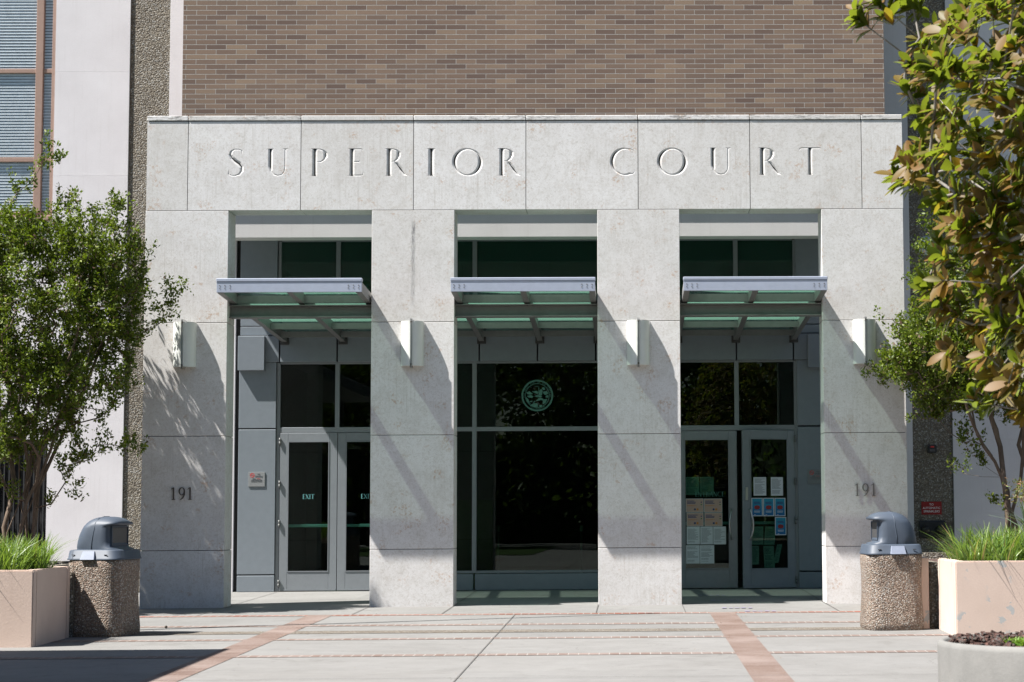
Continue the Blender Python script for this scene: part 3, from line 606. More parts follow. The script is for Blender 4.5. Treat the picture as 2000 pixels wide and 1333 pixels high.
# great seal on the middle window
se = MB(); cx, cz, rr = -1.553, 3.316, .268; ys = YW - .0015
def ring(r0, r1, k=48):
    v = []; 
    for i in range(k):
        a = 2 * math.pi * i / k
        for r in (r0, r1): v.append((cx + r * math.cos(a), ys, cz + r * math.sin(a)))
    se.add(v, [(2 * i, 2 * i + 1, (2 * i + 3) % (2 * k), (2 * i + 2) % (2 * k)) for i in range(k)])
ring(rr - .008, rr); ring(rr - .026, rr - .011); ring(rr * .74, rr * .77)
def arctext(s, a0, a1, rad, size, flip=False):
    for i, ch in enumerate(s):
        a = R(a0 + (a1 - a0) * i / (len(s) - 1)); rot = a - math.pi / 2 if not flip else a + math.pi / 2
        if ch != ' ': text(se, ch, size, cx + rad * math.cos(a), ys - .0005, cz + rad * math.sin(a), M=Matrix.Rotation(-rot, 3, 'Y'), th=.0005)
arctext('THE GREAT SEAL OF THE STATE OF', 186, -6, rr * .835, .036); arctext('CALIFORNIA', 240, 300, rr * .835, .036, True)
text(se, 'EUREKA', .022, cx - .005, ys, cz + .155, th=.0005)
def blob(pts): se.add([(cx + x * rr, ys - .0001 * len(se.f) % .0003, cz + z * rr) for x, z in pts], [tuple(range(len(pts)))])
for pts in ([(-.70, .20), (-.5, .27), (-.38, .18), (-.28, .10), (-.45, .04), (-.62, .08)], [(-.34, .26), (-.05, .30), (.08, .22), (.02, .10), (-.18, .16)], [(-.66, -.02), (-.4, .03), (-.25, -.05), (-.32, -.16), (-.55, -.12)], [(-.18, -.04), (.0, .04), (.32, -.05), (.2, -.12), (-.05, -.1)],
            [(.08, .52), (.12, .52), (.12, -.1), (.08, -.1)], [(.14, .32), (.24, .42), (.34, .30), (.30, .05), (.2, -.02), (.12, .05)], [(.32, .52), (.44, .52), (.50, .38), (.40, .33), (.30, .42)], [(.36, .24), (.6, .28), (.70, .12), (.5, .02), (.4, .1)], [(.55, 0), (.70, .02), (.70, -.14), (.52, -.12)],
            [(-.08, -.35), (.05, -.18), (.22, -.14), (.38, -.22), (.40, -.34), (.24, -.29), (.08, -.32)], [(.36, -.25), (.62, -.22), (.52, -.48), (.34, -.55)], [(-.72, -.10), (-.56, -.24), (-.5, -.46), (-.38, -.55), (-.52, -.50), (-.66, -.34)], [(-.48, -.62), (-.22, -.48), (.02, -.52), (.04, -.70), (-.15, -.74), (-.33, -.70)], [(-.26, -.42), (-.14, -.32), (-.12, -.36), (-.22, -.47)], [(-.5, -.36), (-.3, -.33), (-.34, -.4), (-.46, -.42)], [(.12, -.62), (.3, -.6), (.3, -.7), (.14, -.72)]): blob(pts)
sl = se.build('state_seal', SEALC, None, (cx, ys, cz)); tag(sl, 'round green state seal decal on the dark middle window above the transom', 'seal')

# objects inside the lobby
o = MB().cbox(-3.45, -2.36, 5.3, 5.42, .045, 1.56, .01).build('low_partition', OLIVE, None, (-2.9, 5.36, .045)); tag(o, 'olive panelled partition standing inside the lobby behind the left edge of the middle window', 'partition')
for x, y, lab in ((-2.28, 5.5, 'slim lobby post behind the left part of the middle window'), (-.83, 5.2, 'slim lobby post behind the right part of the middle window')):
    t = thing('barrier_post', lab, 'post', (x, y, .045), group='posts inside the lobby')
    MB().tube([(x, y, .06), (x, y, 1.02)], .022, 10).build('pole', STEEL, t); MB().lathe([(.0, 0), (.15, 0), (.15, .015), (.03, .03), (0, .03)], (x, y, .045), 20).build('base', STEEL, t)
    MB().cbox(x - .035, x + .035, y - .035, y + .035, 1.0, 1.12, .01).build('belt_head', STEEL, t)

# ------------------------------------------------------------------ canopies
def zb(y): return 4.497 - .050 * (y + .87)
def canopy(cx_, lab):
    t = thing('glass_canopy', lab, 'canopy', (cx_, 0, 4.5), 0, 'green glass canopies over the three entrance bays')
    x = cx_; Yf, Ye = -.87, 4.36
    f = MB(); f.cbox(x - 1.03, x + 1.03, Yf, Yf + .05, 4.500, 4.655, .004); f.cbox(x - 1.035, x + 1.035, Yf - .008, Yf + .09, 4.655, 4.70, .006); f.cbox(x - 1.032, x + 1.032, Yf - .004, Yf + .02, 4.640, 4.652, .002)
    fo = f.build('fascia', CANM, t)
    bt = MB()
    for s in (-1, 1):
        for k in range(3):
            for j in range(2):
                bx_, bz = x + s * (.985 - k * .073), 4.560 + j * .038
                bt.tube([(bx_, Yf + .001, bz), (bx_, Yf - .006, bz)], .0065, 8, sm=False)
    bt.build('bolt', BOLT, fo)
    for k in (-1, 0, 1):
        bx_ = x + k * .985
        def sec(y, w, h): b_ = zb(y); return [(bx_ - w, y, b_), (bx_ + w, y, b_), (bx_ + w, y, b_ + h), (bx_ - w, y, b_ + h)]
        v = sec(Yf + .05, .042, .15) + sec(Ye, .042, .15)
        bm_ = MB(); bm_.add(v, [(0, 1, 2, 3), (7, 6, 5, 4), (0, 4, 5, 1), (1, 5, 6, 2), (2, 6, 7, 3), (3, 7, 4, 0)])
        bb = bm_.build('beam', CANG, t)
        MB().cbox(bx_ - .075, bx_ + .075, Ye, YW - .10, zb(Ye) - .045, zb(Ye) + .16, .004).build('wall_bracket', plain('dark_bracket', (.045, .045, .045), .6), bb)
    for (y, h) in ((.16, .12), (2.85, .10), (3.82, .10)):
        p = MB()
        for a, b in ((x - .943, x - .042), (x + .042, x + .943)): p.box(a, b, y, y + .05, zb(y) + .004, zb(y) + h)
        p.build('purlin', CANG, t)
    g = MB()
    for a, b in ((x - 1.0, x - .012), (x + .012, x + 1.0)):
        for y0, y1 in ((Yf + .09, 1.5), (1.51, Ye + .05)):
            z0, z1 = zb(y0) + .156, zb(y1) + .156
            g.add([(a, y0, z0), (b, y0, z0), (b, y1, z1), (a, y1, z1), (a, y0, z0 + .012), (b, y0, z0 + .012), (b, y1, z1 + .012), (a, y1, z1 + .012)], [(0, 3, 2, 1), (4, 5, 6, 7), (0, 1, 5, 4), (1, 2, 6, 5), (2, 3, 7, 6), (3, 0, 4, 7)])
    g.build('glass', CGLASS, t)
    return t
for x, k in ((-4.83, 'left canopy of green glass and grey steel, between the first and second pillars'), (-1.505, 'middle canopy of green glass and grey steel, in front of the seal window'), (1.82, 'right canopy of green glass and grey steel, above the door with the notices')): canopy(x, k)
for a, b, lab in ((-3.845, -2.49, 'green glass roof infill behind the second pillar'), (-.52, .835, 'green glass roof infill behind the third pillar')):
    t = thing('canopy_infill', lab, 'glass roof', ((a + b) / 2, 2.5, 4.4), group='glass infills behind the pillars'); g = MB()
    y0, y1 = .6, 4.41; z0, z1 = zb(y0) + .156, zb(y1) + .156
    a2, b2 = a + .035, b - .035
    g.add([(a2, y0, z0), (b2, y0, z0), (b2, y1, z1), (a2, y1, z1), (a2, y0, z0 + .012), (b2, y0, z0 + .012), (b2, y1, z1 + .012), (a2, y1, z1 + .012)], [(0, 3, 2, 1), (4, 5, 6, 7), (0, 1, 5, 4), (1, 2, 6, 5), (2, 3, 7, 6), (3, 0, 4, 7)])
    g.build('glass', CGLASS, t)
    for y in (.6, 2.85, 3.82): MB().box(a + .035, b - .035, y + (.02 if y < 1 else 0), y + .05, zb(y) + .004, zb(y) + .10).build('purlin', CANG, t)
for i in (0, 1, 2):
    a, b = PC[i] + PW / 2 + .002, PC[i + 1] - PW / 2 - .002; lab = ['left', 'middle', 'right'][i]
    t = MB(); t.cbox(a, b, .20, .26, 4.255, 4.405, .004); t.cbox(a, b, .12, .34, 4.235, 4.254, .003); t.cbox(a, b, .12, .34, 4.406, 4.424, .003)
    o = t.build('cross_beam', CANG, None, ((a + b) / 2, .2, 4.25)); tag(o, 'grey steel cross beam spanning between pillars under the %s canopy' % lab, 'beam', 'steel cross beams under the canopies')

# ------------------------------------------------------------------ wall lights
def sconce(x, lab):
    t = thing('wall_sconce', lab, 'wall light', (x, 0, 3.49), group='wall lights on the pillars'); z0, z1 = 3.495, 4.152; W = .168; D = .185
    def arcp(s, r=0.):
        o = []
        for i in range(13):
            u = i / 12; xx = s * (.014 + (W - .014) * u); yy = -(D - r) * math.sqrt(max(0, 1 - (u * .985) ** 2)) ; o.append((x + xx, yy - .003 if u < 1 else -.003))
        return o
    for s in (-1, 1):
        o_ = arcp(s); i_ = [(x + (px_ - x) * .985, py_ + .008 if k < 12 else py_) for k, (px_, py_) in enumerate(o_)]
        v = []; n = len(o_)
        for zz in (z0, z1): v += [(p[0], p[1], zz) for p in o_] + [(p[0], min(-.001, p[1]), zz) for p in i_]
        f = []
        for k in range(n - 1):
            f += [(k, k + 1, 2 * n + k + 1, 2 * n + k), (n + k + 1, n + k, 3 * n + k, 3 * n + k + 1), (k, n + k, n + k + 1, k + 1), (2 * n + k, 2 * n + k + 1, 3 * n + k + 1, 3 * n + k)]
        MB().add(v, f, 0, False).build('shade', SHADE, t)
    MB().cbox(x - .15, x + .15, -.015, -.001, 3.50, 4.14, .003).build('back_plate', SHADE, t)
    MB().box(x - .13, x + .13, -.12, -.016, 3.78, 3.80).build('lamp_tray', SHADE, t)
    fn = MB()
    for s in (-1, 1): fn.box(x + s * .009 - .0025, x + s * .009 + .0025, -.215, -.001, 3.465, 4.185)
    fn.box(x - .0065, x + .0065, -.19, -.17, 3.50, 4.15); fn.build('fin', STEEL, t)
    k_ = MB()
    for z in (3.515, 4.135): k_.tube([(x - .014, -.20, z), (x + .014, -.20, z)], .011, 8)
    k_.build('clamp', BOLT, t)
for x, lab in zip((-6.492, -3.170, .142, 3.475), ('white curved wall light on the leftmost pillar, partly in leaf shade', 'white curved wall light on the second pillar, between the left and middle canopies', 'white curved wall light on the third pillar, between the middle and right canopies', 'white curved wall light on the rightmost pillar')): sconce(x, lab)
#--OBJ--
# ------------------------------------------------------------------ numbers and signs
def digits(x0, z0, h, mat, lab):
    t = thing('house_number', lab, 'address number', (x0 + .16, 0, z0), group='address numbers on the outer pillars')
    x = x0
    for ch, w_ in (('1', .115), ('9', .125), ('1', .09)):
        mb = MB(); glyph_flat(mb, ch, x - .02, z0, h, -.016, None, .014, 0, 1.1); mb.build('digit', mat, t); x += w_
digits(-6.652, 1.565, .182, BRONZE, 'dark metal address number 191 on the leftmost pillar'); digits(3.308, 1.563, .182, DIG2, 'pale pewter address number 191 on the rightmost pillar')
def nosmoke(x0, z1, y, lab):
    w_, h_ = .278, .243; t = thing('no_smoking_sign', lab, 'sign', (x0 + w_ / 2, y, z1 - h_), group='no smoking signs beside the doors')
    MB().cbox(x0, x0 + w_, y - .012, y, z1 - h_, z1, .002).build('plate', SIGNW, t)
    p = MB(); cx_, cz_ = x0 + .067, z1 - .054; k = 24
    v = [(cx_ + r * math.cos(6.2832 * i / k), y - .0135, cz_ + r * math.sin(6.2832 * i / k)) for i in range(k) for r in (.028, .037)]
    p.add(v, [(2 * i, 2 * i + 1, (2 * i + 3) % (2 * k), (2 * i + 2) % (2 * k)) for i in range(k)])
    p.add([(cx_ - .024, y - .0140, cz_ + .018), (cx_ - .018, y - .0140, cz_ + .024), (cx_ + .024, y - .0140, cz_ - .018), (cx_ + .018, y - .0140, cz_ - .024)], [(0, 1, 2, 3)]); p.build('prohibition_symbol', SRED, t)
    q = MB(); q.box(cx_ - .02, cx_ + .02, y - .0134, y - .0125, cz_ - .004, cz_ + .004)
    text(q, 'No', .036, x0 + .175, y - .0135, z1 - .038); text(q, 'Smoking', .036, x0 + .175, y - .0135, z1 - .072)
    text(q, 'Within', .020, x0 + .095, y - .0135, z1 - .112); text(q, 'of Main Entrances, Exits', .019, x0 + .14, y - .0135, z1 - .134); text(q, 'and Operable Windows', .019, x0 + .14, y - .0135, z1 - .158)
    q.build('lettering', INK, t); q = MB(); text(q, '20 Feet', .020, x0 + .17, y - .0135, z1 - .112); q.build('lettering', SRED, t)
nosmoke(-6.405, 2.045, YW - .072, 'small grey no smoking sign on the sunlit metal panel left of the doors')
nosmoke(3.02, 2.035, YW - .072, 'small grey no smoking sign at the right edge of the right bay, partly hidden')
t = thing('sprinkler_sign', 'red sign reading TO AUTOMATIC SPRINKLERS on the dark pebble column', 'sign', (5.12, YW - .0, 1.26))
MB().cbox(4.95, 5.295, YW - .008, YW + .004, 1.262, 1.482, .004).build('plate', SIGNR, t)
q = MB()
for s_, z in (('TO', 1.43), ('AUTOMATIC', 1.372), ('SPRINKLERS', 1.314)): text(q, s_, .052, 5.122, YW - .0095, z, th=.001)
q.build('lettering', SWHITE, t)
t = thing('fire_inlet', 'dark twin fire hose inlet under the red sprinkler sign', 'fire inlet', (5.12, YW, .9))
MB().cbox(4.90, 5.36, YW - .03, YW + .02, .86, 1.16, .02).build('plate', BLACK, t)
for x in (5.0, 5.24):
    c = MB(); c.v = []; c.tube([(x, YW - .03, 1.02), (x, YW - .12, 1.0), (x, YW - .16, .99)], [.06, .065, .06], 14); c.build('hose_cap', plain('dark_brass', (.05, .045, .035), .45, .6), t)
t = thing('alarm_bell_box', 'small black alarm box high on the dark pebble column right of the portal', 'alarm', (5.14, YW, 2.33))
MB().cbox(5.07, 5.22, YW - .07, YW + .02, 2.30, 2.44, .012).build('housing', BLACK, t); MB().cbox(5.10, 5.19, YW - .078, YW - .071, 2.33, 2.37, .003).build('lens', plain('smoky_lens', (.10, .10, .11), .2), t); MB().box(5.115, 5.175, YW - .073, YW - .0702, 2.395, 2.42).build('marking', SRED, t)
t = thing('alarm_gong', 'round pale alarm gong on the dark column behind the magnolia leaves', 'gong', (5.12, YW, 5.86))
def disc(cx_, cz_, prof, y0): 
    mb = MB().lathe(prof, (0, 0, 0), 36); mb.v = [(cx_ + p[0], y0 - p[2], cz_ + p[1]) for p in mb.v]; return mb
disc(5.12, 5.86, [(.001, .07), (.05, .07), (.12, .055), (.165, .02), (.17, 0)], YW + .02).build('gong_shell', plain('pale_enamel', (.50, .55, .60), .35), t); disc(5.12, 5.86, [(.001, .085), (.02, .083), (.025, .07)], YW + .02).build('centre_bolt', BOLT, t)

# ------------------------------------------------------------------ notices on the right doors
def notice(name, mat, x0, x1, z0, z1, y, M, label, group, kind='text', shear=0.):
    """thin sheet held flat against a door pane"""
    cx_, cz_ = (x0 + x1) / 2, (z0 + z1) / 2; w_, h_ = x1 - x0, z1 - z0
    def tr(mb):
        mb.v = [tuple(M @ Vector((p[0] + shear * (p[2] - cz_), p[1], p[2]))) for p in mb.v]; return mb
    c = M @ Vector((cx_, y, z0)); o = tr(MB().box(x0, x1, y - .0015, y, z0, z1)).build(name, mat, None, c); tag(o, label, 'notice', group)
    f = y - .0022; k = MB()
    if kind == 'text':
        z = z1 - h_ * .10
        while z > z0 + h_ * .10:
            ll = random.uniform(.45, .82) if random.random() < .85 else 0
            if ll: k.box(x0 + w_ * .09, x0 + w_ * (.09 + ll), f, y - .0016, z, z + h_ * .016)
            z -= h_ * .052
        tr(k).build('print', INK, o)
    elif kind == 'mask':
        k.box(x0, x1, f + .0004, y - .0016, z0, z0 + .012); k.box(x0, x1, f + .0004, y - .0016, z1 - .012, z1); k.box(x0, x0 + .014, f + .0004, y - .0016, z0 + .012, z1 - .012); k.box(x1 - .014, x1, f + .0004, y - .0016, z0 + .012, z1 - .012); tr(k).build('border', PAPER, o)
        k = MB(); k.prism([(cx_ - .052, cz_ - .005), (cx_ - .045, cz_ - .03), (cx_, cz_ - .042), (cx_ + .045, cz_ - .03), (cx_ + .052, cz_ - .005), (cx_ + .045, cz_ + .018), (cx_, cz_ + .03), (cx_ - .045, cz_ + .018)], 'y', f, y - .0016); tr(k).build('face_mask_print', REDM, o)
        k = MB(); k.box(cx_ - .06, cx_ + .05, f, y - .0016, cz_ + .075, cz_ + .087); k.box(cx_ - .055, cx_ + .06, f, y - .0016, cz_ + .056, cz_ + .066); tr(k).build('heading', NAVY, o)
        k = MB(); k.box(cx_ - .055, cx_ + .055, f, y - .0016, cz_ - .072, cz_ - .064); k.box(cx_ - .05, cx_ + .048, f, y - .0016, cz_ - .09, cz_ - .083); k.box(cx_ - .055, cx_ - .03, f, y - .0016, z0 + .022, z0 + .03); tr(k).build('caption', PAPER, o)
    else:
        k.box(x0, x1, f + .0004, y - .0016, z0, z0 + .006); k.box(x0, x1, f + .0004, y - .0016, z1 - .006, z1); k.box(x0, x0 + .006, f + .0004, y - .0016, z0 + .006, z1 - .006); k.box(x1 - .006, x1, f + .0004, y - .0016, z0 + .006, z1 - .006); tr(k).build('border', PAPER, o)
        k = MB(); 
        for j in range(3): k.box(x0 + .02, x0 + .02 + random.uniform(.10, .17), f, y - .0016, z1 - .045 - j * .02, z1 - .034 - j * .02)
        tr(k).build('heading', NAVY, o)
        k = MB(); k.box(x0 + .02, x0 + .18, f, y - .0016, z1 - .115, z1 - .110); k.box(x0 + .02, x0 + .14, f, y - .0016, z1 - .125, z1 - .121)
        for a, r in ((x1 - .10, .02),): k.prism([(a + r * math.cos(i * .785), z0 + .05 + r * math.sin(i * .785)) for i in range(8)], 'y', f, y - .0016)
        tr(k).build('orange_print', ORG, o)
        k = MB(); k.prism([(x1 - .145 + .019 * math.cos(i * .785), z0 + .05 + .019 * math.sin(i * .785)) for i in range(8)], 'y', f, y - .0016); k.prism([(x1 - .035 + .013 * math.cos(i * .785), z1 - .06 + .01 * math.sin(i * .785)) for i in range(8)], 'y', f, y - .0016); tr(k).build('blue_print', NAVY, o)
        k = MB(); k.prism([(x1 - .035 + .013 * math.cos(i * .785), z1 - .10 + .011 * math.sin(i * .785)) for i in range(8)], 'y', f, y - .0016); tr(k).build('green_print', GRN, o)
    return o
YO, YI = YW - .026, YW + .010          # outside face / inside face of the closed pane (door plane YW-.02)
def dx(px, py): return atY(px, py, YW - .02)
I4 = Matrix.Identity(4)
def row_closed(items, name, mat, y0, y1, labs, group, kind, inside=False):
    for (a, b), lab in zip(items, labs):
        xa, z1 = dx(a, y0); xb, z0 = dx(b, y1); notice(name, mat, xa, xb, z0, z1, (YW - .008) if inside else YO, I4, lab, group, kind)
row_closed([(1339, 1366), (1367.5, 1394)], 'tinted_notice', PTEAL, 932, 967, ['green-tinted sheet, left of the top pair on the closed entrance door', 'green-tinted sheet, right of the top pair on the closed entrance door'], 'green tinted sheets on the closed door', 'text', True)
row_closed([(1339.5, 1374), (1375, 1410.5)], 'peach_poster', PPINK, 974.5, 1001, ['peach poster, upper left of the block of four', 'peach poster, upper right of the block of four'], 'peach posters on the closed door', 'peach')
row_closed([(1341, 1374), (1376, 1410.8)], 'peach_poster', PPINK, 1002, 1028, ['peach poster, lower left of the block of four', 'peach poster, lower right of the block of four'], 'peach posters on the closed door', 'peach')
row_closed([(1341, 1367), (1367.7, 1392.5), (1393, 1418)], 'white_notice', PAPER, 1029, 1063.5, ['white notice, left of the row of three on the closed door', 'white notice, middle of the row of three on the closed door', 'white notice, right of the row of three beside the door pull'], 'white notices on the closed door', 'text')
row_closed([(1340, 1366.5), (1367, 1395)], 'white_notice', PAPER, 1065.5, 1101, ['white notice, left of the bottom pair on the closed door', 'white notice, right of the bottom pair on the closed door'], 'white notices on the closed door', 'text')
def rel4(px, py):      # px on the open leaf -> leaf coordinates
    u = (px - 1445.5) / (1551 - 1445.5); x = 1.845 + u * (2.80 - 1.845); return x, atY(px, py, YW - .02 - (1 - u) * .31)[1]
def on4(name, mat, a, b, y0, y1, lab, group, kind, inside=False, shear=0.):
    xa, z1 = rel4(a, y0); xb, z0 = rel4(b, y1); notice(name, mat, xa, xb, z0, z1, .014 if inside else -.006, M4, lab, group, kind, shear)
on4('white_notice', PAPER, 1467.5, 1493, 932.5, 968.5, 'white framed notice, left of the top pair on the open door', 'white notices on the open door', 'text'); on4('white_notice', PAPER, 1502.5, 1527, 932.5, 968.5, 'white framed notice, right of the top pair on the open door', 'white notices on the open door', 'text')
for a, b, l in ((1463, 1485.5, 'blue face mask poster, left of the row of three'), (1486.5, 1508.5, 'blue face mask poster, middle of the row of three'), (1509.5, 1531.5, 'blue face mask poster, right of the row of three')): on4('mask_poster', PBLUE, a, b, 973, 1008.5, l, 'blue face mask posters on the open door', 'mask')
on4('mask_poster', PBLUE, 1510, 1533, 1010.5, 1045.5, 'single blue face mask poster below the row of three', 'blue face mask posters on the open door', 'mask')
for a, b, y0, y1, sh, l in ((1464, 1487, 1029, 1064, 0, 'green-tinted sheet taped left of centre under the blue posters'), (1490, 1511, 1029, 1064, .08, 'leaning green-tinted sheet under the blue posters, right of the door pull'), (1464, 1478, 1067, 1103, 0, 'narrow green-tinted sheet at the lower left of the open door pane'), (1488, 1509, 1067, 1114, -.05, 'large green-tinted sheet at the bottom centre of the open door pane'), (1511, 1521, 1064, 1100, .22, 'slanting green-tinted sheet at the lower right of the open door pane')):
    on4('tinted_notice', PTEAL, a, b, y0, y1, l, 'green tinted sheets on the open door', 'text', True, sh)

# ------------------------------------------------------------------ litter bins
def bin_(x, y, rz, mirror, lab, scale=1.0):
    t = thing('litter_bin', lab, 'litter bin', (x, y, G(y) - .01), rz, 'pebbled litter bins in front of the portal'); s = -1 if mirror else 1
    def ringp(hx, hy, n=40, e=4.5):
        o = []
        for k in range(n):
            a = 2 * math.pi * (k + .5) / n; c_, s_ = math.cos(a), math.sin(a)
            r = (abs(c_) ** e + abs(s_) ** e) ** (-1 / e); o.append((hx * r * c_, hy * r * s_))
        return o
    def loft(levels, mi=0, mb=None, n=40, cap=True):
        mb = mb or MB(); v = []
        for z, pts in levels: v += [(p[0], p[1], z) for p in pts]
        m = len(levels); f = [(i * n + k, i * n + (k + 1) % n, (i + 1) * n + (k + 1) % n, (i + 1) * n + k) for i in range(m - 1) for k in range(n)]
        mb.add(v, f, mi, True)
        if cap: mb.add([(p[0], p[1], levels[0][0]) for p in levels[0][1]], [tuple(range(n - 1, -1, -1))], mi); mb.add([(p[0], p[1], levels[-1][0]) for p in levels[-1][1]], [tuple(range(n))], mi)
        return mb
    b = []
    for z, h in ((.0, .335), (.035, .352), (.10, .354), (.25, .343), (.45, .333), (.65, .334), (.80, .343), (.88, .343), (.905, .330), (.91, .30)): b.append((z, ringp(h, h)))
    loft(b).build('base', AGGCAN, t, local=True)
    MB().cbox(-.22, .22, -.22, .22, -.005, .012, .004).build('foot', DARK, t, local=True)
    k = MB(); oct_ = lambda r: [(r * f_(a)) for a in ()]
    def octp(r, e=7.): return ringp(r, r, e=e)
    loft([(.900, octp(.342)), (.912, octp(.344)), (.920, octp(.334)), (1.005, octp(.322)), (1.015, octp(.31)), (1.02, octp(.28, 4))], mb=k); sk = k.build('lid_skirt', LID, t, local=True)
    # hood: rounded back, peak near the middle, flat mouth under an overhanging brow
    def hood(z, xl, xr, hy, el=2.3, er=6.):
        o = []; xc = xl + (xr - xl) * .42; n = 40
        for q in range(n):
            a = 2 * math.pi * (q + .5) / n; c_, s_ = math.cos(a), math.sin(a); e = er if c_ > 0 else el
            r = (abs(c_) ** e + abs(s_) ** e) ** (-1 / e); hx = (xr - xc) if c_ > 0 else (xc - xl); o.append((s * (xc + hx * r * c_), hy * r * s_))
        return o if s > 0 else o[::-1]
    lv = [(z_ if z_ < 1.04 else 1.04 + (z_ - 1.04) * 1.16, a_ * 1.09, b_ * 1.06, c_ * 1.09) for z_, a_, b_, c_ in [(1.015, -.285, .255, .25), (1.03, -.283, .25, .25), (1.045, -.28, .19, .25), (1.10, -.272, .176, .247), (1.17, -.25, .172, .242), (1.235, -.215, .170, .232), (1.262, -.198, .175, .225), (1.272, -.19, .245, .222), (1.290, -.175, .255, .213), (1.312, -.145, .236, .19), (1.332, -.105, .20, .155), (1.346, -.06, .15, .11), (1.352, -.01, .10, .06), (1.353, .03, .06, .02)]]
    h = loft([(z, hood(z, a, c, d, 2.3, 7. if z < 1.34 else 3.)) for z, a, c, d in lv]); hd = h.build('lid_hood', LID, sk, local=True)
    m_ = MB(); x0, x1 = sorted((s * .178, s * .200)); 
    m_.box(x0, x1, -.19, .19, 1.062, 1.075); m_.box(x0, x1, -.19, .19, 1.278, 1.291); m_.box(x0, x1, -.19, -.177, 1.075, 1.278); m_.box(x0, x1, .177, .19, 1.075, 1.278); m_.build('mouth_rim', LID, hd, local=True)
    x0, x1 = sorted((s * .180, s * .190)); MB().cbox(x0, x1, -.175, .175, 1.077, 1.276, .002).build('flap', plain('flap_grey', (.06, .06, .062), .5), hd, local=True)
    r = MB()
    prof = [(-.286, 1.02)] ; pts = [(s * -.02, -.274, 1.02), (s * -.02, -.271, 1.11), (s * -.01, -.264, 1.19), (s * .0, -.253, 1.265), (s * .0, -.232, 1.330), (s * .01, -.170, 1.380), (s * .02, -.066, 1.404), (s * .02, .06, 1.403)]
    r.tube(pts, .0055, 6); r.build('seam', LID, hd, local=True)
    l_ = MB(); xc = s * -.02
    l_.add([(xc - .075, -.335, 1.0), (xc + .075, -.335, 1.0), (xc + .09, -.375, .905), (xc - .09, -.375, .905), (xc - .08, -.32, 1.0), (xc + .08, -.32, 1.0), (xc + .095, -.33, .905), (xc - .095, -.33, .905)], [(0, 3, 2, 1), (4, 5, 6, 7), (0, 1, 5, 4), (1, 2, 6, 5), (2, 3, 7, 6), (3, 0, 4, 7)]); l_.build('latch', LATCH, sk, local=True)
    q = MB(); q.box(s * -.22 - .02, s * -.22 + .02, -.3335, -.3295, .955, .963); q.box(s * .2 - .02, s * .2 + .02, -.3335, -.3295, .955, .963); q.build('slot', DARK, sk, local=True)
    return t
bin_(-6.22, -5.20, R(-15), False, 'pebbled litter bin with a grey hood beside the leftmost pillar, mouth facing right')
bin_(3.135, -5.10, R(4), True, 'pebbled litter bin with a grey hood beside the rightmost pillar, mouth facing left')

# ------------------------------------------------------------------ planters
def planter(name, lab, x0, x1, y0, y1, top, mat, cat='planter', group=None, th=.13, soil=True, skip=None):
    zb_ = G(y0) - .03; t = thing(name, lab, cat, ((x0 + x1) / 2, y0, G(y0)), group=group); mb = MB()
    mb.cbox(x0, x1, y0, y0 + th, zb_, top, .012, seg=2); mb.cbox(x0, x1, y1 - th, y1, zb_, top, .012, seg=2); mb.cbox(x0 + .0015, x0 + th, y0 + th, y1 - th, zb_, top - .001, .010, seg=2); mb.cbox(x1 - th, x1 - .0015, y0 + th, y1 - th, zb_, top - .001, .010, seg=2)
    mb.build('wall', mat, t); MB().box(x0 + th, x1 - th, y0 + th, y1 - th, zb_, top - .09).build('soil', SOIL, t); return t
planter('stucco_planter', 'pale pink stucco planter box at the left edge, full of bright strap grass', -10.5, -6.52, -6.98, -5.56, .775, PINKC)
planter('pebble_planter', 'long pebbled planter behind the left pink box, behind the left bin', -10.5, -6.50, -5.53, -4.30, .70, AGG)
planter('pebble_planter', 'rear pebbled planter on the left that holds the crape myrtle, mostly hidden', -10.5, -7.55, -4.25, -.25, .70, AGG)
planter('stucco_planter', 'pink stucco planter with chipped paint at the right edge, behind the round pot', 3.675, 8.5, -6.52, -5.25, .79, PINK)
planter('pebble_planter', 'pebbled planter with pale end post behind the right pink box', 3.60, 8.5, -5.10, -.25, .74, AGG)
o = MB().cbox(3.44, 3.575, -5.2, -.3, -.1, .80, .01).build('planter_kerb', PINK, None, (3.5, -5.2, 0)); tag(o, 'narrow pink stucco kerb wall between the right bin and the chipped planter', 'low wall')
pc = Vector((2.44, -17.35, G(-17.4)))
t = thing('round_pot', 'big round pale concrete pot of dark mulch in the lower right corner', 'pot', pc)
MB().lathe([(.50, 0), (.60, .02), (.655, .12), (.672, .5), (.675, .775), (.668, .80), (.65, .81), (.628, .80), (.615, .76), (.61, .60)], pc, 72).build('bowl', POTM, t)
so = MB(); n = 60
V = []; Fq = []
for i in range(26):
    for k in range(n):
        r = .612 * i / 25; a = 2 * math.pi * k / n; V.append((pc.x + r * math.cos(a), pc.y + r * math.sin(a), pc.z + .785 + .02 * (1 - (i / 25) ** 2) + random.uniform(-.012, .02)))
for i in range(25):
    for k in range(n): Fq.append((i * n + k, i * n + (k + 1) % n, (i + 1) * n + (k + 1) % n, (i + 1) * n + k))
so.add(V, Fq); 
for k in range(420):
    a = random.uniform(0, 6.283); r = .60 * math.sqrt(random.random()); q = Vector((pc.x + r * math.cos(a), pc.y + r * math.sin(a), pc.z + .81)); l = random.uniform(.012, .035)
    M_ = Matrix.Translation(q) @ Matrix.Rotation(random.uniform(0, 6.28), 4, 'Z') @ Matrix.Rotation(random.uniform(-.8, .8), 4, 'Y')
    so.add([M_ @ Vector((dx_ * l, dy_ * l * .45, dz_ * .006)) for dx_ in (-1, 1) for dy_ in (-1, 1) for dz_ in (-1, 1)], [(0, 1, 3, 2), (4, 6, 7, 5), (0, 4, 5, 1), (2, 3, 7, 6), (0, 2, 6, 4), (1, 5, 7, 3)])
so.build('mulch', SOIL, t)
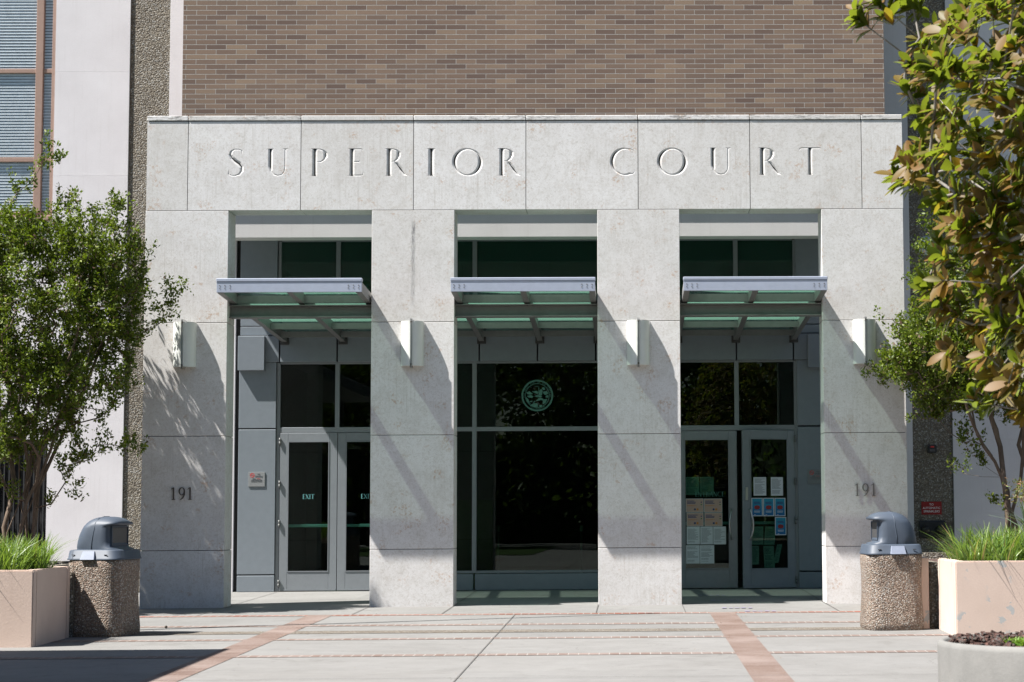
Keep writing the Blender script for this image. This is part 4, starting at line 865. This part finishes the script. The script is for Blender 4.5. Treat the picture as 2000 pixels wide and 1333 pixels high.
def blades(cx_, cy_, z, n, hmin, hmax, spread, width, lean, V, Fq):
    for i in range(n):
        a = random.uniform(0, 6.283); r = spread * math.sqrt(random.random()); x, y = cx_ + r * math.cos(a), cy_ + r * math.sin(a)
        la = a + random.gauss(0, .6); ln = lean * random.uniform(.2, 1.4); h = random.uniform(hmin, hmax); w0 = width * random.uniform(.7, 1.2); sa = la + math.pi / 2 + random.gauss(0, .5); b0 = len(V)
        for k in range(5):
            u = k / 4; xx = x + math.cos(la) * ln * h * u ** 2; yy = y + math.sin(la) * ln * h * u ** 2; zz = z + h * (u - .25 * ln * u ** 2.5); ww = w0 * (1 - u ** 2.2) + .0008
            V.append((xx - math.cos(sa) * ww, yy - math.sin(sa) * ww, zz)); V.append((xx + math.cos(sa) * ww, yy + math.sin(sa) * ww, zz))
        for k in range(4): Fq.append((b0 + 2 * k, b0 + 2 * k + 1, b0 + 2 * k + 3, b0 + 2 * k + 2))
def grass(name, lab, clumps):
    V, Fq = [], []
    for c in clumps: blades(*c, V, Fq)
    o = np_mesh(name, V, np.array(Fq), GRS); tag(o, lab, 'grass', kind='stuff'); return o
cl = []
for k in range(40): cl.append((random.uniform(-8.6, -6.68), random.uniform(-6.8, -5.75), .66, 58, .22, .58, .16, .0085, .6))
for k in range(20): cl.append((random.uniform(-8.8, -6.75), random.uniform(-6.8, -6.0), .66, 30, .08, .26, .12, .006, .7))
grass('strap_grass', 'bright green strap-leaved grass filling the left pink planter', cl)
cl = []
for k in range(40): cl.append((random.uniform(3.86, 6.4), random.uniform(-6.3, -5.4), .68, 58, .24, .60, .16, .0085, .65))
cl.append((3.92, -5.6, .70, 60, .2, .45, .1, .005, 1.1)); cl.append((3.88, -6.2, .70, 50, .2, .4, .1, .005, 1.1))
grass('strap_grass', 'bright green strap-leaved grass filling the chipped right planter', cl)

# ------------------------------------------------------------------ trees
def unit(a): return a / np.maximum(1e-9, np.linalg.norm(a, axis=-1, keepdims=True))
def leaves(name, C, size, spread, per, mat, parent, flat=.5, ratio=.42, up=.35):
    """folded rhombic leaves scattered round the twig ends C"""
    n = len(C) * per; c = np.repeat(C, per, 0) + rng.normal(0, 1, (n, 3)) * np.array([spread, spread, spread * flat])
    d = unit(rng.normal(0, 1, (n, 3)) + np.array([0, 0, up])); s = unit(np.cross(d, rng.normal(0, 1, (n, 3)))); nn = np.cross(d, s)
    L = size * rng.uniform(.6, 1.25, (n, 1)); W = L * ratio
    V = np.empty((n, 4, 3)); V[:, 0] = c; V[:, 1] = c + d * L * .5 + s * W * .5 + nn * L * .06; V[:, 2] = c + d * L; V[:, 3] = c + d * L * .5 - s * W * .5 + nn * L * .06
    b = np.arange(n)[:, None] * 4; Fq = np.concatenate([np.hstack([b, b + 1, b + 2]), np.hstack([b, b + 2, b + 3])]); Fq = np.stack([np.hstack([b, b + 1, b + 2]), np.hstack([b, b + 2, b + 3])], 1).reshape(-1, 3)
    return np_mesh(name, V.reshape(-1, 3), Fq, mat, parent)
def sprays(name, C, base, size, mat, parent, shoots=3, per=26, length=.24, wid=.028, ratio=.52):
    """leafy shoots: every twig end carries a few short upright shoots set with leaves all along"""
    out = unit(C - np.array(base)[None] - np.array([0, 0, .6])); n = len(C) * shoots
    o = np.repeat(C, shoots, 0) + rng.normal(0, .055, (n, 3)); d = unit(np.repeat(out, shoots, 0) * .75 + rng.normal(0, .55, (n, 3)) + np.array([0, 0, .55])); L = length * rng.uniform(.35, 1.35, (n, 1))
    t = rng.uniform(0, 1, (n, per, 1)); P = (o[:, None] + d[:, None] * L[:, None] * t).reshape(-1, 3) + rng.normal(0, wid, (n * per, 3)); m = len(P)
    ld = unit(np.repeat(d, per, 0) * .5 + rng.normal(0, .8, (m, 3)) + np.array([0, 0, .15])); s_ = unit(np.cross(ld, rng.normal(0, 1, (m, 3)) + np.array([0, 0, .6]))); nn = np.cross(s_, ld)
    Ls = size * rng.uniform(.55, 1.25, (m, 1)); W = Ls * ratio; V = np.empty((m, 4, 3)); V[:, 0] = P; V[:, 1] = P + ld * Ls * .5 + s_ * W * .5 + nn * Ls * .08; V[:, 2] = P + ld * Ls; V[:, 3] = P + ld * Ls * .5 - s_ * W * .5 + nn * Ls * .08
    b = np.arange(m)[:, None] * 4; Fq = np.stack([np.hstack([b, b + 1, b + 2]), np.hstack([b, b + 2, b + 3])], 1).reshape(-1, 3)
    return np_mesh(name, V.reshape(-1, 3), Fq, mat, parent)
def skeleton(stems, targets, base, r_tip=.004, expo=2.3, bend=.10):
    """join every target to the nearest earlier node; radii follow the number of tips carried"""
    P = []; par = []
    for st in stems:
        last = -1
        for k, p in enumerate(st):
            P.append(np.array(p, float)); par.append(last if k else -1); last = len(P) - 1
    base = np.array(base, float); order = np.argsort([np.linalg.norm(q - base) for q in targets]); tips = []
    for i in order:
        q = np.array(targets[i], float); A = np.array(P); dv = q - A; dd = np.linalg.norm(dv, axis=1)
        pen = np.where(dv[:, 2] < -.05, .35, 0) + .35 * np.maximum(0, np.linalg.norm(A - base, axis=1) - np.linalg.norm(q - base)); j = int(np.argmin(dd + pen)); n = max(1, int(dd[j] / .22)); last = j; a = A[j]
        for k in range(1, n + 1):
            u = k / n; m = a + (q - a) * u + rng.normal(0, .02 + bend * .12, 3) * (k < n); m[2] -= bend * dd[j] * math.sin(math.pi * u) * .5; P.append(m); par.append(last); last = len(P) - 1
        tips.append(last)
    cnt = np.zeros(len(P)); 
    for t_ in tips:
        k = t_
        while k >= 0: cnt[k] += 1; k = par[k]
    rad = r_tip * np.maximum(1, cnt) ** (1 / expo); kids = {}
    for i, p in enumerate(par): kids.setdefault(p, []).append(i)
    return P, par, rad, kids
def limbs(P, par, rad, kids, n=6, rmax=1):
    mb = MB(); starts = list(kids.get(-1, [])); stack = [(s_, None) for s_ in starts]
    while stack:
        s_, pr = stack.pop(); path = ([pr] if pr is not None else []) + [s_]; cur = s_
        while cur in kids:
            ch = sorted(kids[cur], key=lambda c: -rad[c]); 
            for c in ch[1:]: stack.append((c, cur))
            cur = ch[0]; path.append(cur)
        if len(path) > 1:
            rr = [min(rmax, rad[i]) for i in path]
            if pr is not None: rr[0] = rr[1]
            mb.tube([P[i] for i in path], rr, n, cap=True)
    return mb
def in_ell(n, ells, holes=()):
    """random points inside a union of ellipsoids (cx, cz, rx, rz, cy, ry, density)"""
    o = []; w_ = np.array([e[2] * e[3] * e[5] * e[6] for e in ells]); w_ = w_ / w_.sum()
    while len(o) < n:
        e = ells[rng.choice(len(ells), p=w_)]; v = rng.normal(0, 1, 3); v = v / np.linalg.norm(v) * rng.uniform(.25, 1) ** .45
        o.append((e[0] + v[0] * e[2], e[4] + v[1] * e[5], e[1] + v[2] * e[3]))
    return np.array(o)
def ell(px, py, rx, ry, Y=-1.0, d=1.1, dens=1.0):
    x, z = atY(px, py, Y); k = (Y + CD) / F_PX; return (x, z, rx * k, ry * k, Y, d, dens)
def stems_from(base, tops, wob=.05, n=7):
    o = []
    for q in tops:
        b = np.array(base, float) + rng.normal(0, .05, 3) * np.array([2.6, 2.2, 0]); q = np.array(q, float); s_ = []
        for k in range(n + 1):
            u = k / n; m = b + (q - b) * u; m[2] = b[2] + (q[2] - b[2]) * (u ** .85); m[:2] = b[:2] + (q[:2] - b[:2]) * u ** 1.3; s_.append(m + rng.normal(0, wob, 3) * (0 < k < n))
        o.append(s_)
    return o
def tree(name, lab, base, ells, n, tops, leaf, bark, size, spread, per, rt=.0042, group=None, expo=2.3, extra=None):
    t = thing(name, lab, 'tree', base, group=group); C = in_ell(n, ells)
    if extra is not None: C = np.vstack([C, extra])
    sk = skeleton(stems_from(base, tops), C, base, rt, expo); limbs(*sk).build('trunk', bark, t)
    tipdir = unit(C - np.array(base)); 
    if per < 0: sprays('crown', C, base, size, leaf, t, 3, -per)
    else: leaves('crown', C, size, spread, per, leaf, t)
    return t
def P3(px, py, Y): x, z = atY(px, py, Y); return (x, Y, z)
# left crape myrtle
Yt = -1.15; bx_, bz_ = atY(52, 1075, Yt)
el = [ell(90, 600, 160, 185, Yt, 1.1, 1.2), ell(225, 560, 62, 150, Yt, .8, 1.5), ell(255, 520, 30, 110, Yt, .4, 2.0), ell(262, 660, 30, 55, Yt, .4, 1.8), ell(285, 622, 38, 36, Yt + .3, .4, 1.6), ell(60, 455, 70, 60, Yt, .8, 1.3), ell(165, 440, 50, 62, Yt, .6, 1.4), ell(245, 425, 24, 42, Yt, .4, 1.6), ell(40, 770, 150, 120, Yt, 1.1, 1.), ell(195, 760, 80, 80, Yt, .8, 1.), ell(-60, 560, 110, 180, Yt, 1.2, .9), ell(85, 345, 12, 30, Yt, .12, 5), ell(60, 375, 10, 24, Yt, .12, 4), ell(150, 385, 16, 26, Yt, .2, 2.5), ell(120, 395, 12, 26, Yt, .2, 2), ell(210, 385, 12, 26, Yt, .2, 2), ell(100, 880, 110, 34, Yt, .7, .8), ell(20, 860, 80, 60, Yt - .5, .7, 1.1)]
el = [(e[0] - .13, e[1] - .06) + e[2:] for e in el]
ex = np.array([P3(*q) for q in [(322, 592, -.7), (328, 578, -.75), (336, 572, -.75), (316, 600, -.7), (322, 625, -.6), (300, 640, -.8), (215, 868, -1.2), (235, 872, -1.2), (252, 880, -1.2), (270, 884, -1.2), (190, 872, -1.2), (175, 898, -1.3), (150, 905, -1.3), (128, 942, -1.3), (140, 948, -1.3), (100, 985, -1.2), (30, 970, -1.4), (10, 945, -1.4), (88, 300, Yt), (92, 312, Yt), (80, 325, Yt)]])
tops = [P3(20, 700, Yt - .4), P3(70, 640, Yt), P3(120, 600, Yt + .3), P3(180, 700, Yt - .2), P3(-40, 700, Yt), P3(140, 760, Yt - .5), P3(210, 640, Yt + .2), P3(95, 800, Yt - .3), P3(0, 640, Yt + .4), P3(160, 620, Yt - .5), P3(230, 560, Yt), P3(60, 760, Yt + .5)]
tree('crape_myrtle', 'bushy green crape myrtle in front of the white wall and leftmost pillar', (bx_, Yt, .60), el, 860, tops, MYR, BARK, .060, .10, -31, .0030, 'crape myrtles flanking the entrance', 2.25, ex)
Yt = -.75; bx_, bz_ = atY(1990, 1075, Yt)
el = [ell(1835, 700, 88, 70, Yt, .9, 1.5), ell(1770, 725, 45, 32, Yt + .1, .5, 1.6), ell(1900, 600, 95, 110, Yt, 1.1, 1.1), ell(1985, 690, 110, 140, Yt, 1.2, .9), ell(1820, 560, 36, 90, Yt, .4, 1.2), ell(1822, 455, 12, 40, Yt, .12, 3), ell(1800, 650, 32, 40, Yt, .4, 1.4), ell(2080, 560, 120, 180, Yt, 1.2, .8), ell(1850, 775, 70, 38, Yt, .6, 1.5), ell(1900, 730, 90, 70, Yt, .9, 1.2), ell(1960, 800, 60, 40, Yt, .7, .7)]
ex = np.array([P3(*q) for q in [(1712, 735, -.5), (1725, 740, -.5), (1745, 730, -.5), (1748, 640, -.5), (1756, 652, -.5), (1885, 865, -.9), (1900, 860, -.9), (1918, 870, -.9), (1925, 912, -.9), (1945, 985, -.8), (1880, 925, -.9), (1800, 820, -.6), (1830, 815, -.6)]])
tops = [P3(1860, 760, Yt), P3(1900, 700, Yt + .3), P3(1940, 640, Yt - .2), P3(1985, 660, Yt + .3), P3(2030, 640, Yt), P3(2080, 700, Yt), P3(1890, 800, Yt - .4)]
tree('crape_myrtle', 'open-branched crape myrtle behind the magnolia, beside the rightmost pillar', (bx_, Yt, .62), el, 900, tops, MYR, BARK, .060, .095, -34, .0029, 'crape myrtles flanking the entrance', 2.2, ex)

# magnolia hanging in from the right, nearer the camera
def mag_leaf_cloud(C, D, per, size, parent):
    prof = [(0, .03), (.10, .09), (.28, .17), (.5, .215), (.70, .205), (.87, .12), (.96, .045), (1, .0)]; V = []; Fq = []
    for c, d in zip(C, D):
        d = d / np.linalg.norm(d); a0 = rng.uniform(0, 6.28); h = unit(np.cross(d, [0.1, .3, 1.])); g = np.cross(d, h)
        for k in range(per):
            a = a0 + k * 2.4 + rng.normal(0, .25); op = rng.uniform(.45, 1.35); r_ = h * math.cos(a) + g * math.sin(a); ld = d * math.cos(op) + r_ * math.sin(op); ld = ld + np.array([0, 0, -.25]) * rng.uniform(0, 1.4); ld /= np.linalg.norm(ld)
            up = d * math.sin(op) - r_ * math.cos(op); up = up + np.array([-.15, -.05, .55]); sd = unit(np.cross(ld, up)) ; up = np.cross(sd, ld); L = size * rng.uniform(.62, 1.2); curl = rng.uniform(-.10, .28); cup = rng.uniform(.02, .09)
            o = np.array(c) - d * rng.uniform(0, .10); b0 = len(V); w_ = rng.uniform(.85, 1.15)
            for u, ww in prof:
                p = o + ld * L * u - up * L * curl * u * u
                V += [p - sd * L * ww * w_ + up * L * cup * (ww / .23), p - up * 0, p + sd * L * ww * w_ + up * L * cup * (ww / .23)]
            for j in range(len(prof) - 1):
                q = b0 + 3 * j; Fq += [(q, q + 1, q + 4, q + 3), (q + 1, q + 2, q + 5, q + 4)]
    Fq = np.array(Fq)[:, ::-1]; o = np_mesh('crown', V, Fq, MAG, parent)
    o.data.polygons.foreach_set('use_smooth', [True] * len(o.data.polygons)); return o
poly = [(1800, 70), (1790, 120), (1800, 170), (1825, 215), (1800, 260), (1775, 300), (1765, 335), (1800, 365), (1850, 385), (1845, 440), (1835, 500), (1838, 560), (1860, 615), (1872, 660), (1905, 690), (1935, 735), (1990, 755), (2060, 760), (2400, 720), (2700, 500), (2700, -500), (2000, -500), (1900, -200), (1880, 20)]
def inside(x, y):
    c = False; n = len(poly)
    for i in range(n):
        x1, y1 = poly[i]; x2, y2 = poly[(i + 1) % n]
        if (y1 > y) != (y2 > y) and x < (x2 - x1) * (y - y1) / (y2 - y1) + x1: c = not c
    return c
C = []
while len(C) < 1050:
    x = random.uniform(1760, 2700); y = random.uniform(-500, 770)
    if not inside(x, y): continue
    if 1905 < x < 1955 and 20 < y < 95: continue
    if x > 2060 and random.random() < .55: continue
    C.append(P3(x, y, random.uniform(-18.6, -15.9)))
for q in [(1800, 75), (1775, 110), (1770, 160), (1795, 215), (1760, 310), (1745, 335), (1800, 330), (1830, 390), (1815, 550), (1835, 500), (1850, 690), (1905, 770), (1945, 745), (1840, 600), (1810, 560), (1990, 800)]: C.append(P3(q[0] - 4, q[1], -17.3)); C.append(P3(q[0] + 14, q[1] + 18, -17.1))
for q in [(1662, 18), (1700, 0), (1672, 40), (1730, 22), (1745, -10), (1775, 5), (1720, -40)]: C.append(P3(q[0] + 6, q[1], -17.2))
C = np.array(C); tb = np.array([4.6, -17.4, G(-17.4)])
t = thing('magnolia', 'magnolia with glossy leaves, brown beneath, hanging in from the upper right', 'tree', tb)
st = [[tb + np.array([0, 0, z]) + np.array([.03 * math.sin(z * 3), .03 * math.cos(z * 2), 0]) for z in (0, .4, .8, 1.2, 1.6, 2.0)]]
for q in ((-.6, -.4, 3.0), (-.9, .4, 3.6), (.7, .2, 3.4), (-.2, -.3, 4.6), (-1.3, 0, 3.1)):
    e = tb + np.array(q); s0 = tb + np.array([0, 0, 1.7]); st.append([s0 + (e - s0) * u + rng.normal(0, .03, 3) for u in (0, .25, .5, .75, 1)])
P_, par_, rad_, kids_ = skeleton(st, C, tb, .0034, 2.35, .16); limbs(P_, par_, rad_, kids_, 7, .055).build('trunk', MBARK, t)
D = unit(C - (tb + np.array([0, 0, 2.2]))) + rng.normal(0, .35, C.shape) + np.array([0, 0, .25])
mag_leaf_cloud(C, D, 15, .120, t)

# small plants
t = thing('spiky_shrub', 'grey-green spiky shrub with pink buds at the right edge above the grass', 'shrub', P3(2010, 1040, -2.5)); V, Fq = [], []
x, y, z = P3(2012, 1030, -2.6)
for k in range(34): blades(x + random.gauss(0, .05), y + random.gauss(0, .05), z - .1, 1, .35, .55, .02, .014, 1.6, V, Fq)
np_mesh('sword_leaves', V, np.array(Fq), mk_leaf('sword_leaf', [(.10, .16, .09), (.18, .25, .16)], .45, .2), t)
C2 = rng.normal(0, 1, (26, 3)) * [.12, .12, .10] + np.array(P3(2000, 965, -2.6)); leaves('foliage', C2, .05, .05, 26, mk_leaf('pink_tipped_leaf', [(.10, .18, .04), (.35, .14, .10), (.14, .22, .05), (.30, .2, .08)], .5, .3), t, 1., .3)
t = thing('succulent', 'small bright green rosette plant growing in the mulch of the round pot', 'plant', (pc.x - .32, pc.y - .36, pc.z + .80)); V, Fq = [], []
for c in ((-.30, -.40), (-.25, -.36), (-.33, -.34), (-.28, -.44)): blades(pc.x + c[0], pc.y + c[1], pc.z + .80, 26, .03, .065, .02, .008, .9, V, Fq)
np_mesh('rosette', V, np.array(Fq), mk_leaf('succulent_leaf', [(.12, .24, .03), (.22, .36, .05)], .4, .3), t)
# debris and marks
g = gx, gy = -5.70, -4.15
mb = MB().lathe([(.001, 0), (.012, .002), (.018, .012), (.018, .022), (.010, .032), (.001, .035)], (-5.72, -4.2, G(-4.2) + .004), 12); o = mb.build('seed_pod', BOLT, None, (-5.72, -4.2, G(-4.2))); tag(o, 'tiny brown seed pod lying on the plaza near the left bin', 'seed pod')
V, Fq = [], []
for k in range(230):
    if k < 90: x, y = random.uniform(-7, 4), random.choice([-1.84, -2.02, -.02, -3.82, -4.0]) + random.uniform(-.08, .05)
    elif k < 150: x, y = random.choice([-4.02, 1.43, -1.55, 1.08]) + random.uniform(-.06, .06), random.uniform(-12, -2)
    else: x, y = random.uniform(-9, 5), random.uniform(-10, 0)
    a = random.uniform(0, 6.28); l = random.uniform(.006, .022); z = G(y) + .014; b0 = len(V)
    for q, r in ((0, 1), (1.6, .5), (3.14, 1), (4.7, .5)): V.append((x + l * r * math.cos(a + q), y + l * r * math.sin(a + q), z + random.uniform(0, .006)))
    Fq.append((b0, b0 + 1, b0 + 2, b0 + 3))
o = np_mesh('leaf_litter', V, np.array(Fq), plain('dry_leaf', (.16, .11, .06), .8)); tag(o, 'scattered dry leaf crumbs along the paving joints', 'leaf litter', kind='stuff')
for i, (x, y) in enumerate(((1.52, -.95), (1.80, -1.72), (1.45, .95), (1.30, 2.3))):
    mb = MB(); yy = G(y) + .009; w_ = .22
    for k in range(5): mb.box(x - w_ + k * .09 + random.uniform(-.01, .01), x - w_ + k * .09 + .06, y - .09 + .03 * (k % 2), y + .10 - .04 * (k % 3), yy - .001 * 0, yy + .0006)
    o = mb.build('floor_mark', LILAC, None, (x, y, G(y))); tag(o, ['faded lilac paint mark on the paving just in front of the right bay', 'faded lilac paint mark on the red brick row in front of the right bay', 'lilac floor mark in shade under the right canopy, nearer the pillars', 'lilac floor mark in shade under the right canopy, nearer the doors'][i], 'floor mark', 'faded floor marks in the right bay')

# ------------------------------------------------------------------ things outside the frame that shade or mirror
t = thing('covered_walkway', 'flat roofed covered walkway outside the left of the view', 'walkway roof', (-9.6, -12, G(-12)))
MB().cbox(-13.0, -7.15, -18.5, -8.50, 4.45, 4.75, .02).build('roof', CANG, t)
for x in (-12.6, -8.2):
    for y in (-17.8, -13.4, -9.2): MB().cbox(x - .1, x + .1, y - .1, y + .1, G(y), 4.46, .01).build('post', CANG, t)
t = thing('flagpole', 'tall slender flagpole outside the left of the view', 'flagpole', (-9.6, -5.75, G(-5.75)))
MB().tube([(-9.6, -5.75, -.1), (-9.6, -5.75, 8), (-9.6, -5.75, 16.4)], [.075, .06, .035], 14).build('pole', STEEL, t); MB().lathe([(.001, .11), (.05, .08), (.07, .03), (.05, -.02), (.001, -.05)], (-9.6, -5.75, 16.45), 14).build('finial', STEEL, t); MB().lathe([(.16, 0), (.16, .03), (.09, .06), (.08, .1)], (-9.6, -5.75, G(-5.75)), 16).build('base_plate', STEEL, t)
for i, (x, y, h, r) in enumerate(((-19, -52, 15, 6.0), (-9.5, -56, 17, 6.2), (-1, -50, 16, 5.5), (8, -54, 16, 6.0), (17, -50, 15, 6), (26, -56, 17, 6.5), (-28, -56, 16, 6.5), (2.5, -66, 20, 8), (-14, -68, 20, 8))):
    labs = ['broad tree across the plaza behind the camera, second from the left', 'tall tree across the plaza behind the camera, third from the left', 'tree across the plaza straight behind the camera', 'tree across the plaza just right of straight behind the camera', 'rounded tree across the plaza behind the camera, second from the right', 'tall tree across the plaza behind the camera, at the right end', 'tree across the plaza behind the camera, at the left end', 'largest tree in the rear row, near the middle', 'large tree in the rear row, left of the middle']
    b = (x, y, G(y)); el = [(x, h * .62, r, h * .36, y, r, 1), (x - r * .4, h * .42, r * .7, h * .2, y, r * .7, .8), (x + r * .45, h * .45, r * .7, h * .22, y, r * .7, .8)]
    tp = [(x + random.uniform(-2, 2), y + random.uniform(-2, 2), h * random.uniform(.35, .6)) for _ in range(3)]
    tree('broadleaf_tree', labs[i], b, el, 260, tp, FAR, DBARK, .46, .55, 34, .035, 'trees across the plaza behind the camera', 2.0)
t = thing('added_hedge', 'unseen leafy screen added right of the plaza to dim the door reflection', 'added_hedge', (48, -35, G(-35)))  # unseen, added so the open door mirrors leaves instead of bright horizon
Ch = np.column_stack([rng.uniform(46, 49, 1900), rng.uniform(-76, 4, 1900), rng.uniform(-.5, 9.5, 1900)]); leaves('foliage', Ch, .55, .5, 16, FAR, t, 1.0); MB().cbox(46.8, 49.5, -78, 5, G(-74) - .5, 9.3, .3).build('inner_mass', plain('dark_green_mass', (.012, .02, .006), .9), t)
t = thing('added_hedge', 'unseen leafy screen added left of the plaza to dim the glass reflections', 'added_hedge', (-48, -35, G(-35)))  # unseen, added to block the bright left horizon from the door glass
Ch = np.column_stack([rng.uniform(-49, -46, 1500), rng.uniform(-72, -4, 1500), rng.uniform(-.5, 8.5, 1500)]); leaves('foliage', Ch, .55, .5, 16, FAR, t, 1.0); MB().cbox(-49.5, -46.8, -74, -3, G(-74) - .5, 8.4, .3).build('inner_mass', plain('dark_green_mass', (.012, .02, .006), .9), t)
t = thing('added_hedge', 'unseen long leafy screen added beyond the rear trees to dim the middle window', 'added_hedge', (0, -78, G(-78)))  # unseen, added and sized to cut the sky band mirrored in the glass
Ch = np.column_stack([rng.uniform(-70, 70, 2600), rng.uniform(-80, -76, 2600), rng.uniform(-.5, 5.6, 2600)]); leaves('foliage', Ch, .55, .5, 16, FAR, t, 1.0); MB().cbox(-72, 72, -79.5, -76.8, G(-78) - .5, 5.2, .3).build('inner_mass', plain('dark_green_mass', (.012, .02, .006), .9), t)
